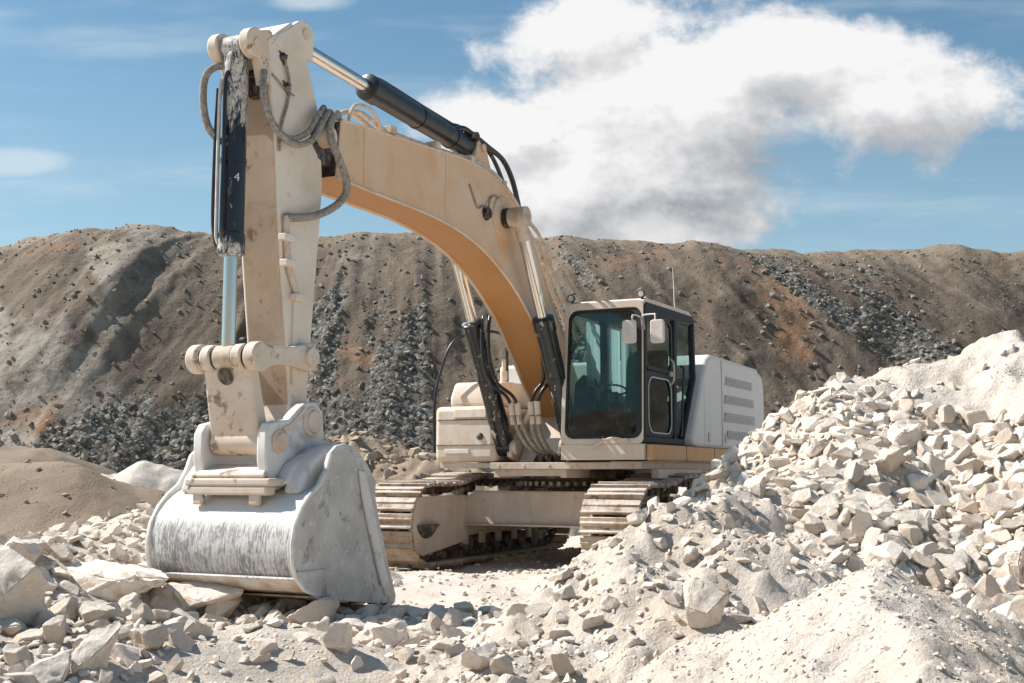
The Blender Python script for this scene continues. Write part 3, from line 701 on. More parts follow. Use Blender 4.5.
# small pieces between the big ones
Z.append(scatter('fill', heap_big, 36000, .2, 6.8, 5.6, 13.2, .016, .07, lambda x, y: np.clip(bigmask(x, y) * .95 + .015, 0, 1), 205, .62, .3, 1.6))
Z.append(scatter('fill', heap_bank, 16000, -5, .4, 5.0, 12.5, .016, .06, lambda x, y: (.25 + .75 * sstep(fbm(x, y, 0, 2, 106), -.2, .3)) * (1 - .85 * sstep(x, -2.0, -1.7) * sstep(8.4 - y, 0, .5)), 206, .64, .3, 1.6))
Z.append(scatter('fill', heap_lumpy, 4200, -1.2, 3.2, 4.6, 10, .010, .05, lambda x, y: .25 + .6 * sstep(fbm(x * 1.3, y * 1.3, 0, 2, 107), -.2, .3), 207, .7, .3, 1.8))
Z.append(scatter('fill', heap_ridge, 5000, -.2, 3, 3.6, 7, .004, .016, one, 208, .8, .3, 2.5))
Z.append(scatter('fill', ground_z, 9000, -4, 5, 5, 19, .010, .045, lambda x, y: .25 + .7 * sstep(fbm(x, y, 0, 3, 108), -.1, .4), 209, .7, .3, 2.0))
zone = np.array(sum([z['zone'] for z in Z], [])); P = np.concatenate([z['p'] for z in Z]); RR = np.concatenate([z['r'] for z in Z]); NV = np.concatenate([z['n'] for z in Z])
px, py, dep = seen_at(P); size = RR * FPX / np.maximum(dep, .1)
inside = (px > -10) & (px < 1034) & (py < 700) & (py > 0) & (zone != 'fill')
vis = inside.copy(); idx = np.where(inside)[0]; vis[idx] = unhidden(P[idx], RR[idx] * .4)
order = np.argsort(-np.where(vis, size, 0)); solo = order[:272]; solo = solo[vis[solo]]
rg = np.random.default_rng(5); ROT = align(NV) @ rot_mats(rg, len(P), .45)
shapes = []
for k in range(26):
    v, f = rock_shape(900 + k, 2); me = np_mesh('limestone_rock', v, f); me.set_sharp_from_angle(angle=R(22)); me.materials.append(M['rock']); shapes.append(me)
LABELS = {'heap': ('pale broken limestone rock lying among many on the tall rubble heap', 'rocks on the tall rubble heap'),
          'bank': ('pale broken limestone rock lying among many on the low bank beside the bucket', 'rocks on the bank beside the bucket'),
          'lumpy': ('pale limestone lump lying on the lumpy white heap of fines', 'rocks on the lumpy heap of fines'),
          'ground': ('pale limestone rock lying on the dirt floor below the bucket', 'rocks on the dirt below the bucket')}
for i in solo:
    o = link(bpy.data.objects.new('limestone_rock', shapes[rnd.randrange(26)]))
    m4 = Matrix(ROT[i].tolist()).to_4x4(); m4.translation = Vector(P[i]); o.matrix_world = m4 @ Matrix.Diagonal((RR[i], RR[i], RR[i], 1))
    lab, grp = LABELS[zone[i]]; tag(o, lab, 'rock', grp)
rest = np.setdiff1d(np.arange(len(P)), solo)
def bulk(name, idx, mat, seed, level):
    """many small stones as one mesh"""
    rg = np.random.default_rng(seed); V, F, T, base = [], [], [], 0
    which = rg.integers(0, 14, len(idx)); tone = rg.uniform(0, 1, len(idx))
    for lv in sorted(set(level)):
        for k in range(14):
            s = np.where((which == k) & (level == lv))[0]
            if not len(s): continue
            v, f = rock_shape(1300 + k, int(lv))
            q = np.einsum('nij,vj->nvi', ROTB[idx[s]], v) * RB[idx[s]][:, None, None] + PB[idx[s]][:, None, :]
            V.append(q.reshape(-1, 3)); F.append((f[None] + (np.arange(len(s)) * len(v))[:, None, None] + base).reshape(-1, 3)); T.append(np.repeat(tone[s], len(v))); base += len(s) * len(v)
    me = np_mesh(name, np.concatenate(V), np.concatenate(F)); me.set_sharp_from_angle(angle=R(25)); set_attr(me, 'tone', np.concatenate(T)); me.materials.append(mat)
    return tag(link(bpy.data.objects.new(name, me)), kind='stuff')
ROTB, RB, PB = ROT, RR, P
sz = size[rest]; bulk('rubble', rest, M['rubble'], 31, np.where(sz > 8, 2, np.where(sz > 2.5, 1, 0)))

# grey stones lying on the quarry face
def face_gravel(n=64000):
    global ROTB, RB, PB
    rg = np.random.default_rng(77); x = rg.uniform(-25, 29, n); s = rg.uniform(-.05, .99, n)
    y, z, gr, _ = berm_z(x, s); keep = rg.uniform(0, 1, n) < np.clip(gr * .62 + .07, 0, 1); x, s, y, z = x[keep], s[keep], y[keep], z[keep]
    r = .025 + .105 * rg.uniform(0, 1, len(x)) ** 4.5 * (1.25 - .6 * s); n_ = len(x)
    PB = np.stack([x, y - r * .2, z + r * .2], -1); RB = r; ROTB = rot_mats(rg, n_, .7)
    o = bulk('quarry_gravel', np.arange(n_), M['gravel'], 78, np.full(n_, 0)); return o
face_gravel()

def clods(n=1100):
    global ROTB, RB, PB
    rg = np.random.default_rng(88); x = rg.uniform(-8.5, 3, n); y = rg.uniform(23.2, 29.6, n); z = surface_z(x, y)
    ok = heap_clods(x, y) >= z - .01; x, y, z = x[ok], y[ok], z[ok]; r = .04 + .20 * rg.uniform(0, 1, len(x)) ** 3
    PB = np.stack([x, y, z + r * .15], -1); RB = r; ROTB = rot_mats(rg, len(x), .5)
    bulk('brown_rubble', np.arange(len(x)), M['clodstone'], 89, np.where(r > .1, 2, 1))
clods()
def crumbs(n=420):
    global ROTB, RB, PB
    rg = np.random.default_rng(99); x = rg.uniform(-11, -3.4, n); y = rg.uniform(15, 19.5, n); z = heap_tan(x, y); ok = z >= surface_z(x, y) - .01; x, y, z = x[ok], y[ok], z[ok]
    r = .008 + .05 * rg.uniform(0, 1, len(x)) ** 3; PB = np.stack([x, y, z + r * .2], -1); RB = r; ROTB = rot_mats(rg, len(x), .5)
    bulk('sand_clods', np.arange(len(x)), M['clodstone'], 90, np.full(len(x), 1))
crumbs()

# ------------------------------------------------------------------ the excavator (x forward, y to the machine's left, z up)
HEAD = R(26)
EX = link(bpy.data.objects.new('excavator', None)); EX.location = (.85, 16.39, 0)
EX.rotation_euler = (0, 0, math.atan2(-math.cos(HEAD), -math.sin(HEAD))); EX.empty_display_size = .5
tag(EX, 'large dust covered cream and orange crawler excavator with its bucket lowered on the rubble', 'excavator')
def part(mb, name, mat, parent=EX, bevel=0.0, seg=2, sharp=38): return mb.build(name, M[mat], parent, bevel, seg, sharp)

# --- tracks and undercarriage
def track(y0):
    def circ(cx, cz, r, a0, a1, n): return [(cx + r * math.cos(R(a0 + (a1 - a0) * i / n)), cz + r * math.sin(R(a0 + (a1 - a0) * i / n))) for i in range(n + 1)]
    r = .50
    path = [(x, .045) for x in np.linspace(-1.95, 1.95, 30)[:-1]] + circ(1.95, .545, r, -90, 90, 24)
    path += [(x, z) for x, z in zip((1.6, 1.3, 1.0, .75, .5, .2, -.2, -.6, -.9, -1.3, -1.7), (1.035, 1.035, 1.07, 1.12, 1.15, 1.14, 1.12, 1.14, 1.15, 1.11, 1.11))]
    path += circ(-1.95, .575, .53, 90, 270, 24)
    path = np.array(path); seg = np.r_[path, path[:1]]; dl = np.hypot(*np.diff(seg, axis=0).T); cum = np.r_[0, np.cumsum(dl)]
    n = 50; pitch = cum[-1] / n; belt, chain = MB(), MB()
    at = lambda s: (np.interp(s % cum[-1], cum, seg[:, 0]), np.interp(s % cum[-1], cum, seg[:, 1]))
    jr = random.Random(int(y0 * 10))
    for i in range(n):
        a, b = at(i * pitch), at((i + 1) * pitch); t = Vector((b[0] - a[0], b[1] - a[1])); L = t.length; t.normalize(); o = Vector((t.y, -t.x))
        A = Vector(a); j = jr.uniform(-.006, .006)
        prof = [(.012, -.02), (L - .02, -.02), (L - .02, .008), (L * .88, .022 + j), (L * .66, .024), (L * .60, .034 + j), (L * .52, .034 + j), (L * .48, .016), (L * .20, .014), (L * .15, .046 + j), (L * .05, .046 + j), (.012, .012)]
        q = [A + t * u + o * w for u, w in prof]
        belt.prism([(k.x, k.y) for k in q], y0 - .35 + j, y0 + .35 + j)
        for s in (-1, 1):
            q = [A + t * u + o * w for u, w in ((-.02, -.025), (L * .9, -.025), (L * .98, -.07), (L * .75, -.125), (L * .2, -.125), (-.03, -.08))]
            chain.prism([(k.x, k.y) for k in q], y0 + s * .10 - .03, y0 + s * .10 + .03)
        q = A - o * .075; chain.cyl((q.x, y0 - .15, q.y), (q.x, y0 + .15, q.y), .028, 8)
    tr = part(belt, 'track', 'shoe', bevel=.006, seg=1); part(chain, 'track_chain', 'gear', tr)
    w = MB()
    w.steps((1.95, y0 - .12, .545), (1.95, y0 + .12, .545), [(0, .30), (.0, .36), (.2, .37), (.22, .42), (.78, .42), (.8, .37), (1, .36), (1, .3)], 32)
    w.steps((1.95, y0 - .2, .545), (1.95, y0 + .2, .545), [(0, .1), (1, .1)], 16); part(w, 'idler_wheel', 'gear', tr)
    w = MB(); nt = 21; pts = []
    for k in range(nt * 4):
        rr = (.46, .46, .39, .39)[k % 4]; an = 360 * k / (nt * 4); pts.append((-1.95 + rr * math.cos(R(an)), .575 + rr * math.sin(R(an))))
    w.prism(pts, y0 - .045, y0 + .045); w.steps((-1.95, y0 - .22, .575), (-1.95, y0 + .24, .575), [(0, .2), (.05, .24), (.35, .26), (.36, .33), (.55, .33), (.56, .27), (.95, .25), (1, .2)], 28)
    sp = part(w, 'drive_sprocket', 'track', tr)
    for k in range(8):
        x = -1.45 + 2.9 * k / 7; w = MB()
        w.steps((x, y0 - .17, .235), (x, y0 + .17, .235), [(0, .06), (.02, .12), (.15, .12), (.16, .095), (.84, .095), (.85, .12), (.98, .12), (1, .06)], 16); part(w, 'track_roller', 'gear', tr)
    for x in (.5, -.9):
        w = MB(); w.cyl((x, y0 - .14, .99), (x, y0 + .16, .99), .065, 16).box(x - .05, x + .05, y0 - .05, y0 + .05, .70, .99); part(w, 'carrier_roller', 'gear', tr)
    f = MB()
    f.prism([(-1.75, .36), (1.45, .36), (1.62, .45), (1.62, .70), (1.40, .80), (-1.3, .80), (-1.75, .70)], y0 - .17, y0 + .17)
    s = 1 if y0 < 0 else -1                       # guard plate on the inner side and the recoil housing
    f.prism([(.85, .30), (1.55, .22)] + arc(1.95, .545, .40, -75, 60, 8) + [(1.5, .90), (.85, .90)], y0 + s * .235, y0 + s * .275)
    for x in (-1.2, -.7, -.2, .3, .8): f.box(x - .07, x + .07, y0 + s * .17, y0 + s * .215, .24, .40)
    f.box(-1.6, 1.5, y0 - .215, y0 - .19, .26, .40) if s > 0 else f.box(-1.6, 1.5, y0 + .19, y0 + .215, .26, .40)
    part(f, 'track_frame', 'frame', tr, .012)
    return tr
track(-1.45); track(1.45)
b = MB()
b.prism([(-1.26, .52), (1.26, .52), (1.26, .88), (1.12, .945), (-1.00, .945), (-1.26, .86)], .86, .90, 'x')       # front cross plate
b.prism([(-1.26, .50), (1.26, .50), (1.26, .525), (-1.26, .525)], .84, .99, 'x'); b.prism([(-1.08, .935), (1.12, .935), (1.12, .955), (-1.08, .955)], .80, .93, 'x')
b.prism([(-1.26, .42), (1.26, .42), (1.26, .86), (-1.26, .86)], -1.05, -.95, 'x')
b.prism([(.86, -.7), (.6, .95), (-.7, .95), (-.95, .7), (-.95, -.7), (-.7, -.95), (.6, -.95), (.86, .7)][::1] if False else [(.86, .95), (-.95, .95), (-.95, -.95), (.86, -.95)], .62, .92, 'z')
part(b, 'undercarriage_frame', 'frame', bevel=.012)
s = MB(); s.steps((0, 0, .93), (0, 0, 1.22), [(0, .80), (.2, .80), (.22, .74), (.6, .74), (.62, .82), (1, .82)], 56)
sw = part(s, 'slew_ring', 'gear')
for k in range(44):
    a = 2 * math.pi * k / 44; bo = MB(); bo.box(.775 * math.cos(a) - .022, .775 * math.cos(a) + .022, .775 * math.sin(a) - .022, .775 * math.sin(a) + .022, 1.02, 1.075); part(bo, 'bolt', 'track', sw)

# --- revolving deck
d = MB()
d.box(-2.6, 1.50, -.52, 1.50, 1.235, 1.318); d.box(-2.6, 1.12, -1.46, -.52, 1.25, 1.318)
d.box(-2.6, 1.44, -.50, -.42, 1.13, 1.235); d.box(-2.6, 1.44, .42, .50, 1.13, 1.235); d.box(1.36, 1.44, -.42, .42, 1.15, 1.235)
for y in (-.40, -.05, .3, .66, 1.05, 1.38): d.cyl((1.50, y, 1.275), (1.512, y, 1.275), .018, 10)
dk = part(d, 'deck', 'frame', bevel=.008)
# side skirt under the cab and the engine bay
k = MB(); k.prism([(1.56, 1.335), (-2.55, 1.335), (-2.55, 1.53), (1.56, 1.53)], 1.585, 1.68); part(k, 'side_skirt', 'skirt', bevel=.02)
k = MB()
for x in (.30, -.95, -2.0): k.box(x - .004, x + .004, 1.676, 1.684, 1.335, 1.53)
part(k, 'skirt_seam', 'black')
k = MB(); k.box(-.6, 1.15, 1.50, 1.60, 1.12, 1.235); part(k, 'step_plate', 'cream', bevel=.01)

# --- boom mount with a dark plate for its shaded opening
mnt = MB()
for y in (-.42, .36): mnt.prism([(-.35, 1.32), (.95, 1.32), (1.16, 1.40), (1.16, 1.56), (.75, 1.80), (.42, 2.16), (.10, 2.24), (-.2, 2.1), (-.5, 1.6)], y - .035, y + .035)
mnt.hexa([(.98, -.38, 1.322), (.98, .32, 1.322), (.45, .32, 2.02), (.45, -.38, 2.02), (.93, -.38, 1.322), (.93, .32, 1.322), (.40, .32, 2.02), (.40, -.38, 2.02)])
mnt.cyl((1.06, -.62, 1.52), (1.06, -.33, 1.52), .10, 20).cyl((1.06, .27, 1.52), (1.06, .54, 1.52), .10, 20)
bm_ = part(mnt, 'boom_mount', 'frame', bevel=.012)
rec = MB(); rec.hexa([(.998, -.16, 1.335), (.998, .30, 1.335), (.768, .30, 1.64), (.768, -.06, 1.64), (.975, -.16, 1.335), (.975, .30, 1.335), (.745, .30, 1.64), (.745, -.06, 1.64)]); part(rec, 'recess_shade', 'rubber', bm_)  # black plate on the mount, standing in for shade inside the opening
val = MB()
for y in (-.02, .1, .21): val.cyl((1.0, y, 1.40), (1.06, y, 1.42), .045, 12).box(.98, 1.08, y - .035, y + .035, 1.33, 1.39)
part(val, 'valve_block', 'gear', bm_, .006)

# --- boom
BOOM_T = [(6.02, 4.46), (5.65, 4.49), (5.0, 4.545), (4.36, 4.60), (3.72, 4.655), (3.35, 4.665), (3.0, 4.64), (2.72, 4.585), (2.45, 4.49), (2.2, 4.36), (1.98, 4.21), (1.78, 4.01), (1.6, 3.79), (1.23, 3.36), (.92, 3.02), (.5, 2.56), (.18, 2.20)]
BOOM_B = [(.06, 1.80), (.35, 1.78), (.62, 2.00), (.98, 2.26), (1.25, 2.52), (1.55, 2.80), (1.80, 3.03), (2.05, 3.21), (2.35, 3.39), (2.65, 3.53), (3.1, 3.70), (3.62, 3.815), (4.1, 3.865), (4.55, 3.885), (5.55, 3.89), (6.08, 3.90)]
BY0, BY1 = -.27, .22
def smooth2(p, n=3): return [(q.x, q.z) for q in spline([(a, 0, c) for a, c in p], n)]
side = smooth2(BOOM_T) + smooth2(BOOM_B)
bb = MB(); bb.prism(side, BY1 - .02, BY1); bb.prism(side, BY0, BY0 + .02)
boom = part(bb, 'boom', 'boom', bevel=.006)
tp = smooth2(BOOM_T); tb = MB()
for a, c in zip(tp[:-1], tp[1:]): tb.add([(a[0], BY0 + .012, a[1] - .012), (a[0], BY1 - .012, a[1] - .012), (c[0], BY1 - .012, c[1] - .012), (c[0], BY0 + .012, c[1] - .012)], [(0, 1, 2, 3)])
part(tb, 'top_plate', 'boom', boom)
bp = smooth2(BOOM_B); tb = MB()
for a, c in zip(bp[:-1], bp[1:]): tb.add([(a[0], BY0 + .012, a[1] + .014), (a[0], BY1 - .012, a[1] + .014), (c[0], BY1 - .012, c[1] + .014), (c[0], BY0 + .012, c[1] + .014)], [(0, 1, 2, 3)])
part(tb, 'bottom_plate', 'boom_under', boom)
for y in (BY1 + .004, BY0 - .004):
    for pts in (bp[4:], tp[:-4]):
        wb = MB(); wb.tube([(a, y, c) for a, c in pts], .013, 8); part(wb, 'edge_bead', 'cream', boom)
nz = MB(); nz.box(6.0, 6.06, BY0 + .02, BY1 - .02, 3.92, 4.44)
for y in (-.19, .12): nz.prism([(6.0, 3.98), (6.3, 4.02)] + arc(6.24, 4.24, .20, -60, 100, 8) + [(6.0, 4.44)], y - .05, y + .05)
part(nz, 'boom_nose', 'pin', boom, .01)
for a_, c_ in ((BY1, BY1 + .028), (BY0, BY0 - .028)):
    wl = MB(); wl.steps((2.64, a_, 4.17), (2.64, c_, 4.17), [(0, .27), (.9, .26), (1, .25)], 36); part(wl, 'doubler_plate', 'boom', boom, .006)
for x, z0, z1 in ((5.62, 3.90, 4.48), (4.02, 3.87, 4.62)):
    wl = MB(); wl.box(x - .012, x + .012, BY1, BY1 + .005, z0, z1); part(wl, 'weld_seam', 'boom', boom, .002)

bs = MB(); bs.cyl((2.64, -.58, 4.17), (2.64, .50, 4.17), .075, 20); bs.cyl((2.64, BY1 + .028, 4.17), (2.64, .33, 4.17), .12, 24); bs.cyl((2.64, -.39, 4.17), (2.64, BY0 - .028, 4.17), .12, 24)
bs.steps((2.64, .50, 4.17), (2.64, .53, 4.17), [(0, .105), (.6, .105), (1, .08)], 20); part(bs, 'cylinder_pin', 'pin', boom, .006)
bs = MB(); bs.steps((3.08, BY1, 4.15), (3.08, BY1 + .05, 4.15), [(0, .085), (.3, .085), (.35, .07), (1, .065)], 20); part(bs, 'round_fitting', 'pin', boom)
br = MB()                                           # clevis of the stick cylinder on the boom's back
for y in (-.15, .09): br.prism([(3.35, 4.60), (2.62, 4.55), (2.72, 4.72), (2.86, 4.98)] + arc(2.97, 4.955, .115, 150, 20, 6) + [(3.14, 4.80)], y - .025, y + .025)
br.cyl((2.97, -.21, 4.955), (2.97, .15, 4.955), .05, 16); part(br, 'cylinder_clevis', 'boom', boom, .006)
# pipes along the boom's back
for y, o in ((.13, .05), (.03, .05)):
    pts = [(6.0, y, 4.50), (5.80, y, 4.61), (5.56, y, 4.665), (5.34, y, 4.64), (5.12, y, 4.595 + o * .3), (4.36, y, 4.60 + o), (3.72, y, 4.655 + o), (3.25, y + .05, 4.67 + o), (2.80, y + .07, 4.62 + o), (2.45, y + .07, 4.50 + o), (2.16, y + .07, 4.36 + o)]
    pts += [(1.9, y + .08, 4.33 - .05), (1.60, y + .08, 4.16), (1.28, y + .08, 3.85), (1.0, y + .08, 3.55), (.70, y + .08, 3.30), (.40, y + .08, 2.95)]
    t_ = MB(); t_.tube(spline(pts, 5), .024, 10); part(t_, 'steel_pipe', 'pipe', boom)
for x, z in ((5.1, 4.60), (4.2, 4.67), (3.4, 4.71), (2.6, 4.60), (1.95, 4.33), (1.3, 3.86)):
    c = MB(); c.box(x - .05, x + .05, .0, .235, z - .035, z + .04); part(c, 'pipe_clamp', 'pipe', boom, .008)
g_ = MB(); g_.tube(spline([(5.84, .18, 4.49), (5.80, .18, 4.60), (5.70, .18, 4.70), (5.45, .18, 4.72), (5.34, .18, 4.66), (5.22, .18, 4.53)], 5), .018, 8); part(g_, 'guard_rail', 'pipe', boom)
w_ = MB(); w_.tube(spline([(3.06, .26, 4.17), (3.16, .24, 4.22), (3.3, .235, 4.17), (3.42, .235, 4.30), (3.50, .235, 4.40)], 5), .010, 8); w_.tube(spline([(3.08, .26, 4.20), (3.0, .24, 4.34), (2.84, .235, 4.40), (2.72, .24, 4.36)], 5), .011, 8); part(w_, 'grease_line', 'hose', boom)

# --- hydraulic cylinders
def ram(name, base, tip, split, rb, rr, body, base_w=.11, neck=True):
    """barrel from base to split, rod from split to tip"""
    a, b, s = Vector(base), Vector(tip), Vector(split); ax = (b - a).normalized(); s = a + ax * (s - a).dot(ax); L = (s - a).length
    m = MB(); m.tube([a + ax * q for q in (.05, .10, .12, L - .20, L - .19, L - .02, L)], rb, 28, [rb * .8, rb, rb, rb, rb * 1.10, rb * 1.10, rb * .80])
    e = ax.cross(Vector((0, 1, 0))).normalized()
    m.cyl(a + Vector((0, -base_w, 0)), a + Vector((0, base_w, 0)), rb * .95, 24)
    for q in (.22, .55): m.tube([a + ax * (L * q - .02), a + ax * (L * q + .02)], rb * 1.06, 24)
    o = part(m, name, body, bevel=0, sharp=30)
    r = MB(); r.tube([s - ax * .03, b - ax * rr], rr, 24); part(r, 'rod', 'chrome', o)
    r = MB(); r.cyl(b + Vector((0, -base_w, 0)), b + Vector((0, base_w, 0)), rr * 1.75, 24)
    if neck: r.tube([b - ax * rr * 4.2, b - ax * rr * 3.0, b - ax * rr * .8], rr, 20, [rr * 1.05, rr * 1.2, rr * 1.2])
    part(r, 'rod_eye', 'pipe', o)
    l = MB(); off = e * (rb * 1.25) * (1 if e.z > 0 or e.x > 0 else -1)
    l.tube(spline([a + ax * .25 + off * .5, a + ax * .32 + off, a + ax * (L * .5) + off, a + ax * (L - .25) + off, a + ax * (L - .14) + off * .6], 5), .018, 8); part(l, 'oil_line', 'black', o)
    return o
for y in (.43, -.53): ram('boom_cylinder', (1.06, y, 1.52), (2.64, y, 4.17), (2.00, y, 3.06), .125, .068, 'black_worn')
ram('stick_cylinder', (2.97, -.03, 4.955), (6.54, -.03, 5.11), (5.22, -.03, 5.07), .125, .066, 'black')
ram('bucket_cylinder', (7.19, -.065, 4.82), (7.20, -.065, 2.15), (7.20, -.065, 3.00), .104, .058, 'black_chipped', .09, False)

def marking(txt, size, base, ang, r, z, parent, mat):
    cu = bpy.data.curves.new('marking', 'FONT'); cu.body = txt; cu.size = size; cu.align_x = 'CENTER'; cu.align_y = 'CENTER'; cu.extrude = .001
    tmp = bpy.data.objects.new('marking', cu); me = bpy.data.meshes.new_from_object(tmp); bpy.data.objects.remove(tmp)
    n = Vector((math.cos(R(ang)), math.sin(R(ang)), 0)); rt = Vector((-n.y, n.x, 0)); me.materials.append(M[mat])
    me.transform(Matrix(((rt.x, 0, n.x, base[0] + n.x * r), (rt.y, 0, n.y, base[1] + n.y * r), (0, 1, 0, z), (0, 0, 0, 1))))
    return link(bpy.data.objects.new('marking', me), parent)
BC = [o for o in EX.children if o.name.startswith('bucket_cylinder')][0]
marking('4', .10, (7.195, -.065), 58, .104, 3.66, BC, 'mirror_shell')
lp = MB(); lp.tube(spline([(7.28, -.14, 4.52), (7.285, -.155, 4.3), (7.285, -.155, 3.3), (7.28, -.15, 3.14), (7.25, -.12, 3.06)], 5), .016, 8); part(lp, 'oil_line', 'mirror_shell', BC)

# --- stick
SF = [(7.06, 4.90), (7.04, 4.65), (7.0, 4.42), (6.93, 4.12), (6.88, 3.54), (6.79, 2.85), (6.715, 2.33), (6.66, 1.78)]
SB = [(6.41, 1.76), (6.36, 2.35), (6.26, 3.37), (6.225, 3.81), (6.27, 4.25), (6.33, 4.52), (6.42, 4.72), (6.52, 4.94), (6.58, 5.10), (6.74, 5.16), (6.88, 5.05)]
SY0, SY1 = -.26, .17
prof = SF + arc(6.545, 1.63, .16, 20, -200, 10) + SB
st = MB(); st.prism(prof, SY0, SY1); stick = part(st, 'stick', 'stick', bevel=.014)
fp = MB()
for (a, c), (a2, c2) in zip(SF[1:-1], SF[2:]): fp.hexa([(a + .006, SY0 + .03, c), (a + .006, SY1 - .03, c), (a2 + .006, SY1 - .03, c2), (a2 + .006, SY0 + .03, c2), (a - .01, SY0 + .03, c), (a - .01, SY1 - .03, c), (a2 - .01, SY1 - .03, c2), (a2 - .01, SY0 + .03, c2)])
part(fp, 'front_plate', 'stick_front', stick)
lg = MB()
for y in (SY0 + .03, SY1 - .03):
    lg.prism([(7.02, 4.86), (6.92, 5.0), (6.82, 5.06), (6.72, 5.14), (6.63, 5.21)] + arc(6.54, 5.10, .135, 55, 200, 8) + [(6.42, 4.9), (6.6, 4.9)], y - .035, y + .04)
part(lg, 'stick_ear', 'stick', stick, .01)
lg = MB()
for y in (-.235, .105): lg.prism(arc(7.19, 4.83, .13, -110, 110, 12) + [(7.02, 5.0), (6.98, 4.98), (6.98, 4.5), (7.06, 4.45)], y - .05, y + .05)
part(lg, 'cylinder_lug', 'link', stick, .012)
for a_, c_, r_ in (((7.19, -.30, 4.82), (7.19, .17, 4.82), .05), ((6.54, -.28, 5.11), (6.54, .20, 5.11), .05), ((6.24, -.31, 4.24), (6.24, .27, 4.24), .10)):
    pn = MB(); pn.cyl(a_, c_, r_, 24); part(pn, 'pivot_pin', 'link', stick, .006)
cv = MB(); cv.box(6.955, 7.075, -.02, .10, 4.40, 4.58).box(6.95, 7.05, -.06, .13, 4.60, 4.66); part(cv, 'front_bracket', 'pin', stick, .008)
for x, z in ((6.86, 4.80), (6.80, 4.55)):
    mud = MB(); mud.steps((x, SY1, z), (x, SY1 + .04, z), [(0, .045), (.5, .04), (1, .02)], 12)
    for a in (35, 150, 265): mud.tube([(x, SY1 + .012, z), (x + .07 * math.cos(R(a)), SY1 + .010, z + .07 * math.sin(R(a)))], .007, 6)
    part(mud, 'grease_fitting', 'pin', stick)
gl = MB(); gl.tube(spline([(6.85, .19, 4.78), (6.79, .20, 4.58), (6.80, .19, 4.40), (6.86, .19, 4.24), (6.90, .19, 4.08), (6.905, .19, 3.95)], 5), .013, 8)
gl.tube(spline([(7.02, .185, 4.60), (6.93, .19, 4.56), (6.84, .19, 4.52), (6.70, .185, 4.50)], 4), .008, 6); part(gl, 'grease_line', 'hose', stick)
pp = MB(); pp.tube(spline([(6.80, .20, 3.40), (6.785, .20, 3.2), (6.75, .20, 2.98), (6.66, .20, 2.80), (6.625, .20, 2.74)], 5), .030, 10); part(pp, 'steel_pipe', 'pipe', stick)
for x, z in ((6.80, 3.21), (6.775, 2.99), (6.63, 2.71)):
    c = MB(); c.box(x - .07, x + .06, .165, .245, z - .03, z + .03); part(c, 'pipe_clamp', 'stick', stick, .008)
ch = MB(); ch.box(6.60, 6.65, .168, .20, 1.95, 2.70); part(ch, 'side_rib', 'stick', stick, .008)

# hoses between boom, stick and cylinders
def hoses(name, mat, pts, r, n=7, parent=EX):
    t_ = MB(); t_.tube(spline(pts, n), r, 12); return part(t_, name, mat, parent)
hoses('hydraulic_hose', 'hose', [(7.10, .16, 4.60), (7.17, .21, 4.44), (7.17, .24, 4.27), (7.06, .27, 4.10), (6.86, .30, 4.01), (6.62, .32, 4.10), (6.43, .30, 4.32), (6.27, .26, 4.46), (6.05, .15, 4.48)], .030)
hoses('hydraulic_hose', 'hose', [(7.06, .14, 4.62), (7.13, .18, 4.40), (7.10, .21, 4.22), (6.98, .24, 4.10), (6.82, .26, 4.07), (6.62, .28, 4.18), (6.47, .27, 4.36), (6.30, .22, 4.50), (6.05, .05, 4.50)], .026)
hoses('hydraulic_hose', 'hose', [(5.98, .16, 4.50), (6.18, .27, 4.47), (6.33, .32, 4.33), (6.33, .33, 4.18), (6.22, .34, 4.02), (6.09, .33, 3.88), (6.07, .32, 3.75), (6.20, .30, 3.60), (6.47, .27, 3.46), (6.70, .23, 3.40), (6.80, .20, 3.39)], .036)
hoses('hydraulic_hose', 'hose', [(7.20, -.14, 4.66), (7.28, -.22, 4.64), (7.33, -.28, 4.54), (7.335, -.29, 4.33), (7.30, -.26, 4.12), (7.23, -.17, 3.98)], .032)
hoses('hydraulic_hose', 'black', [(7.26, -.19, 4.45), (7.27, -.20, 3.9), (7.27, -.20, 3.3), (7.24, -.18, 3.08)], .020)
hoses('hydraulic_hose', 'black', [(3.62, .03, 4.99), (3.35, .06, 5.10), (3.08, .09, 5.06), (2.82, .12, 5.0), (2.5, .15, 4.92), (2.28, .17, 4.72), (2.12, .18, 4.42)], .032)
hoses('hydraulic_hose', 'black', [(3.55, -.06, 5.09), (3.3, -.06, 5.16), (3.1, -.02, 5.14), (2.9, .06, 5.06), (2.62, .10, 4.88), (2.35, .12, 4.58)], .026)
vb = MB(); vb.cyl((3.12, -.12, 5.06), (3.12, .14, 5.06), .05, 14).box(3.03, 3.2, -.08, .12, 5.02, 5.10); part(vb, 'hose_fitting', 'pin', bevel=.008)
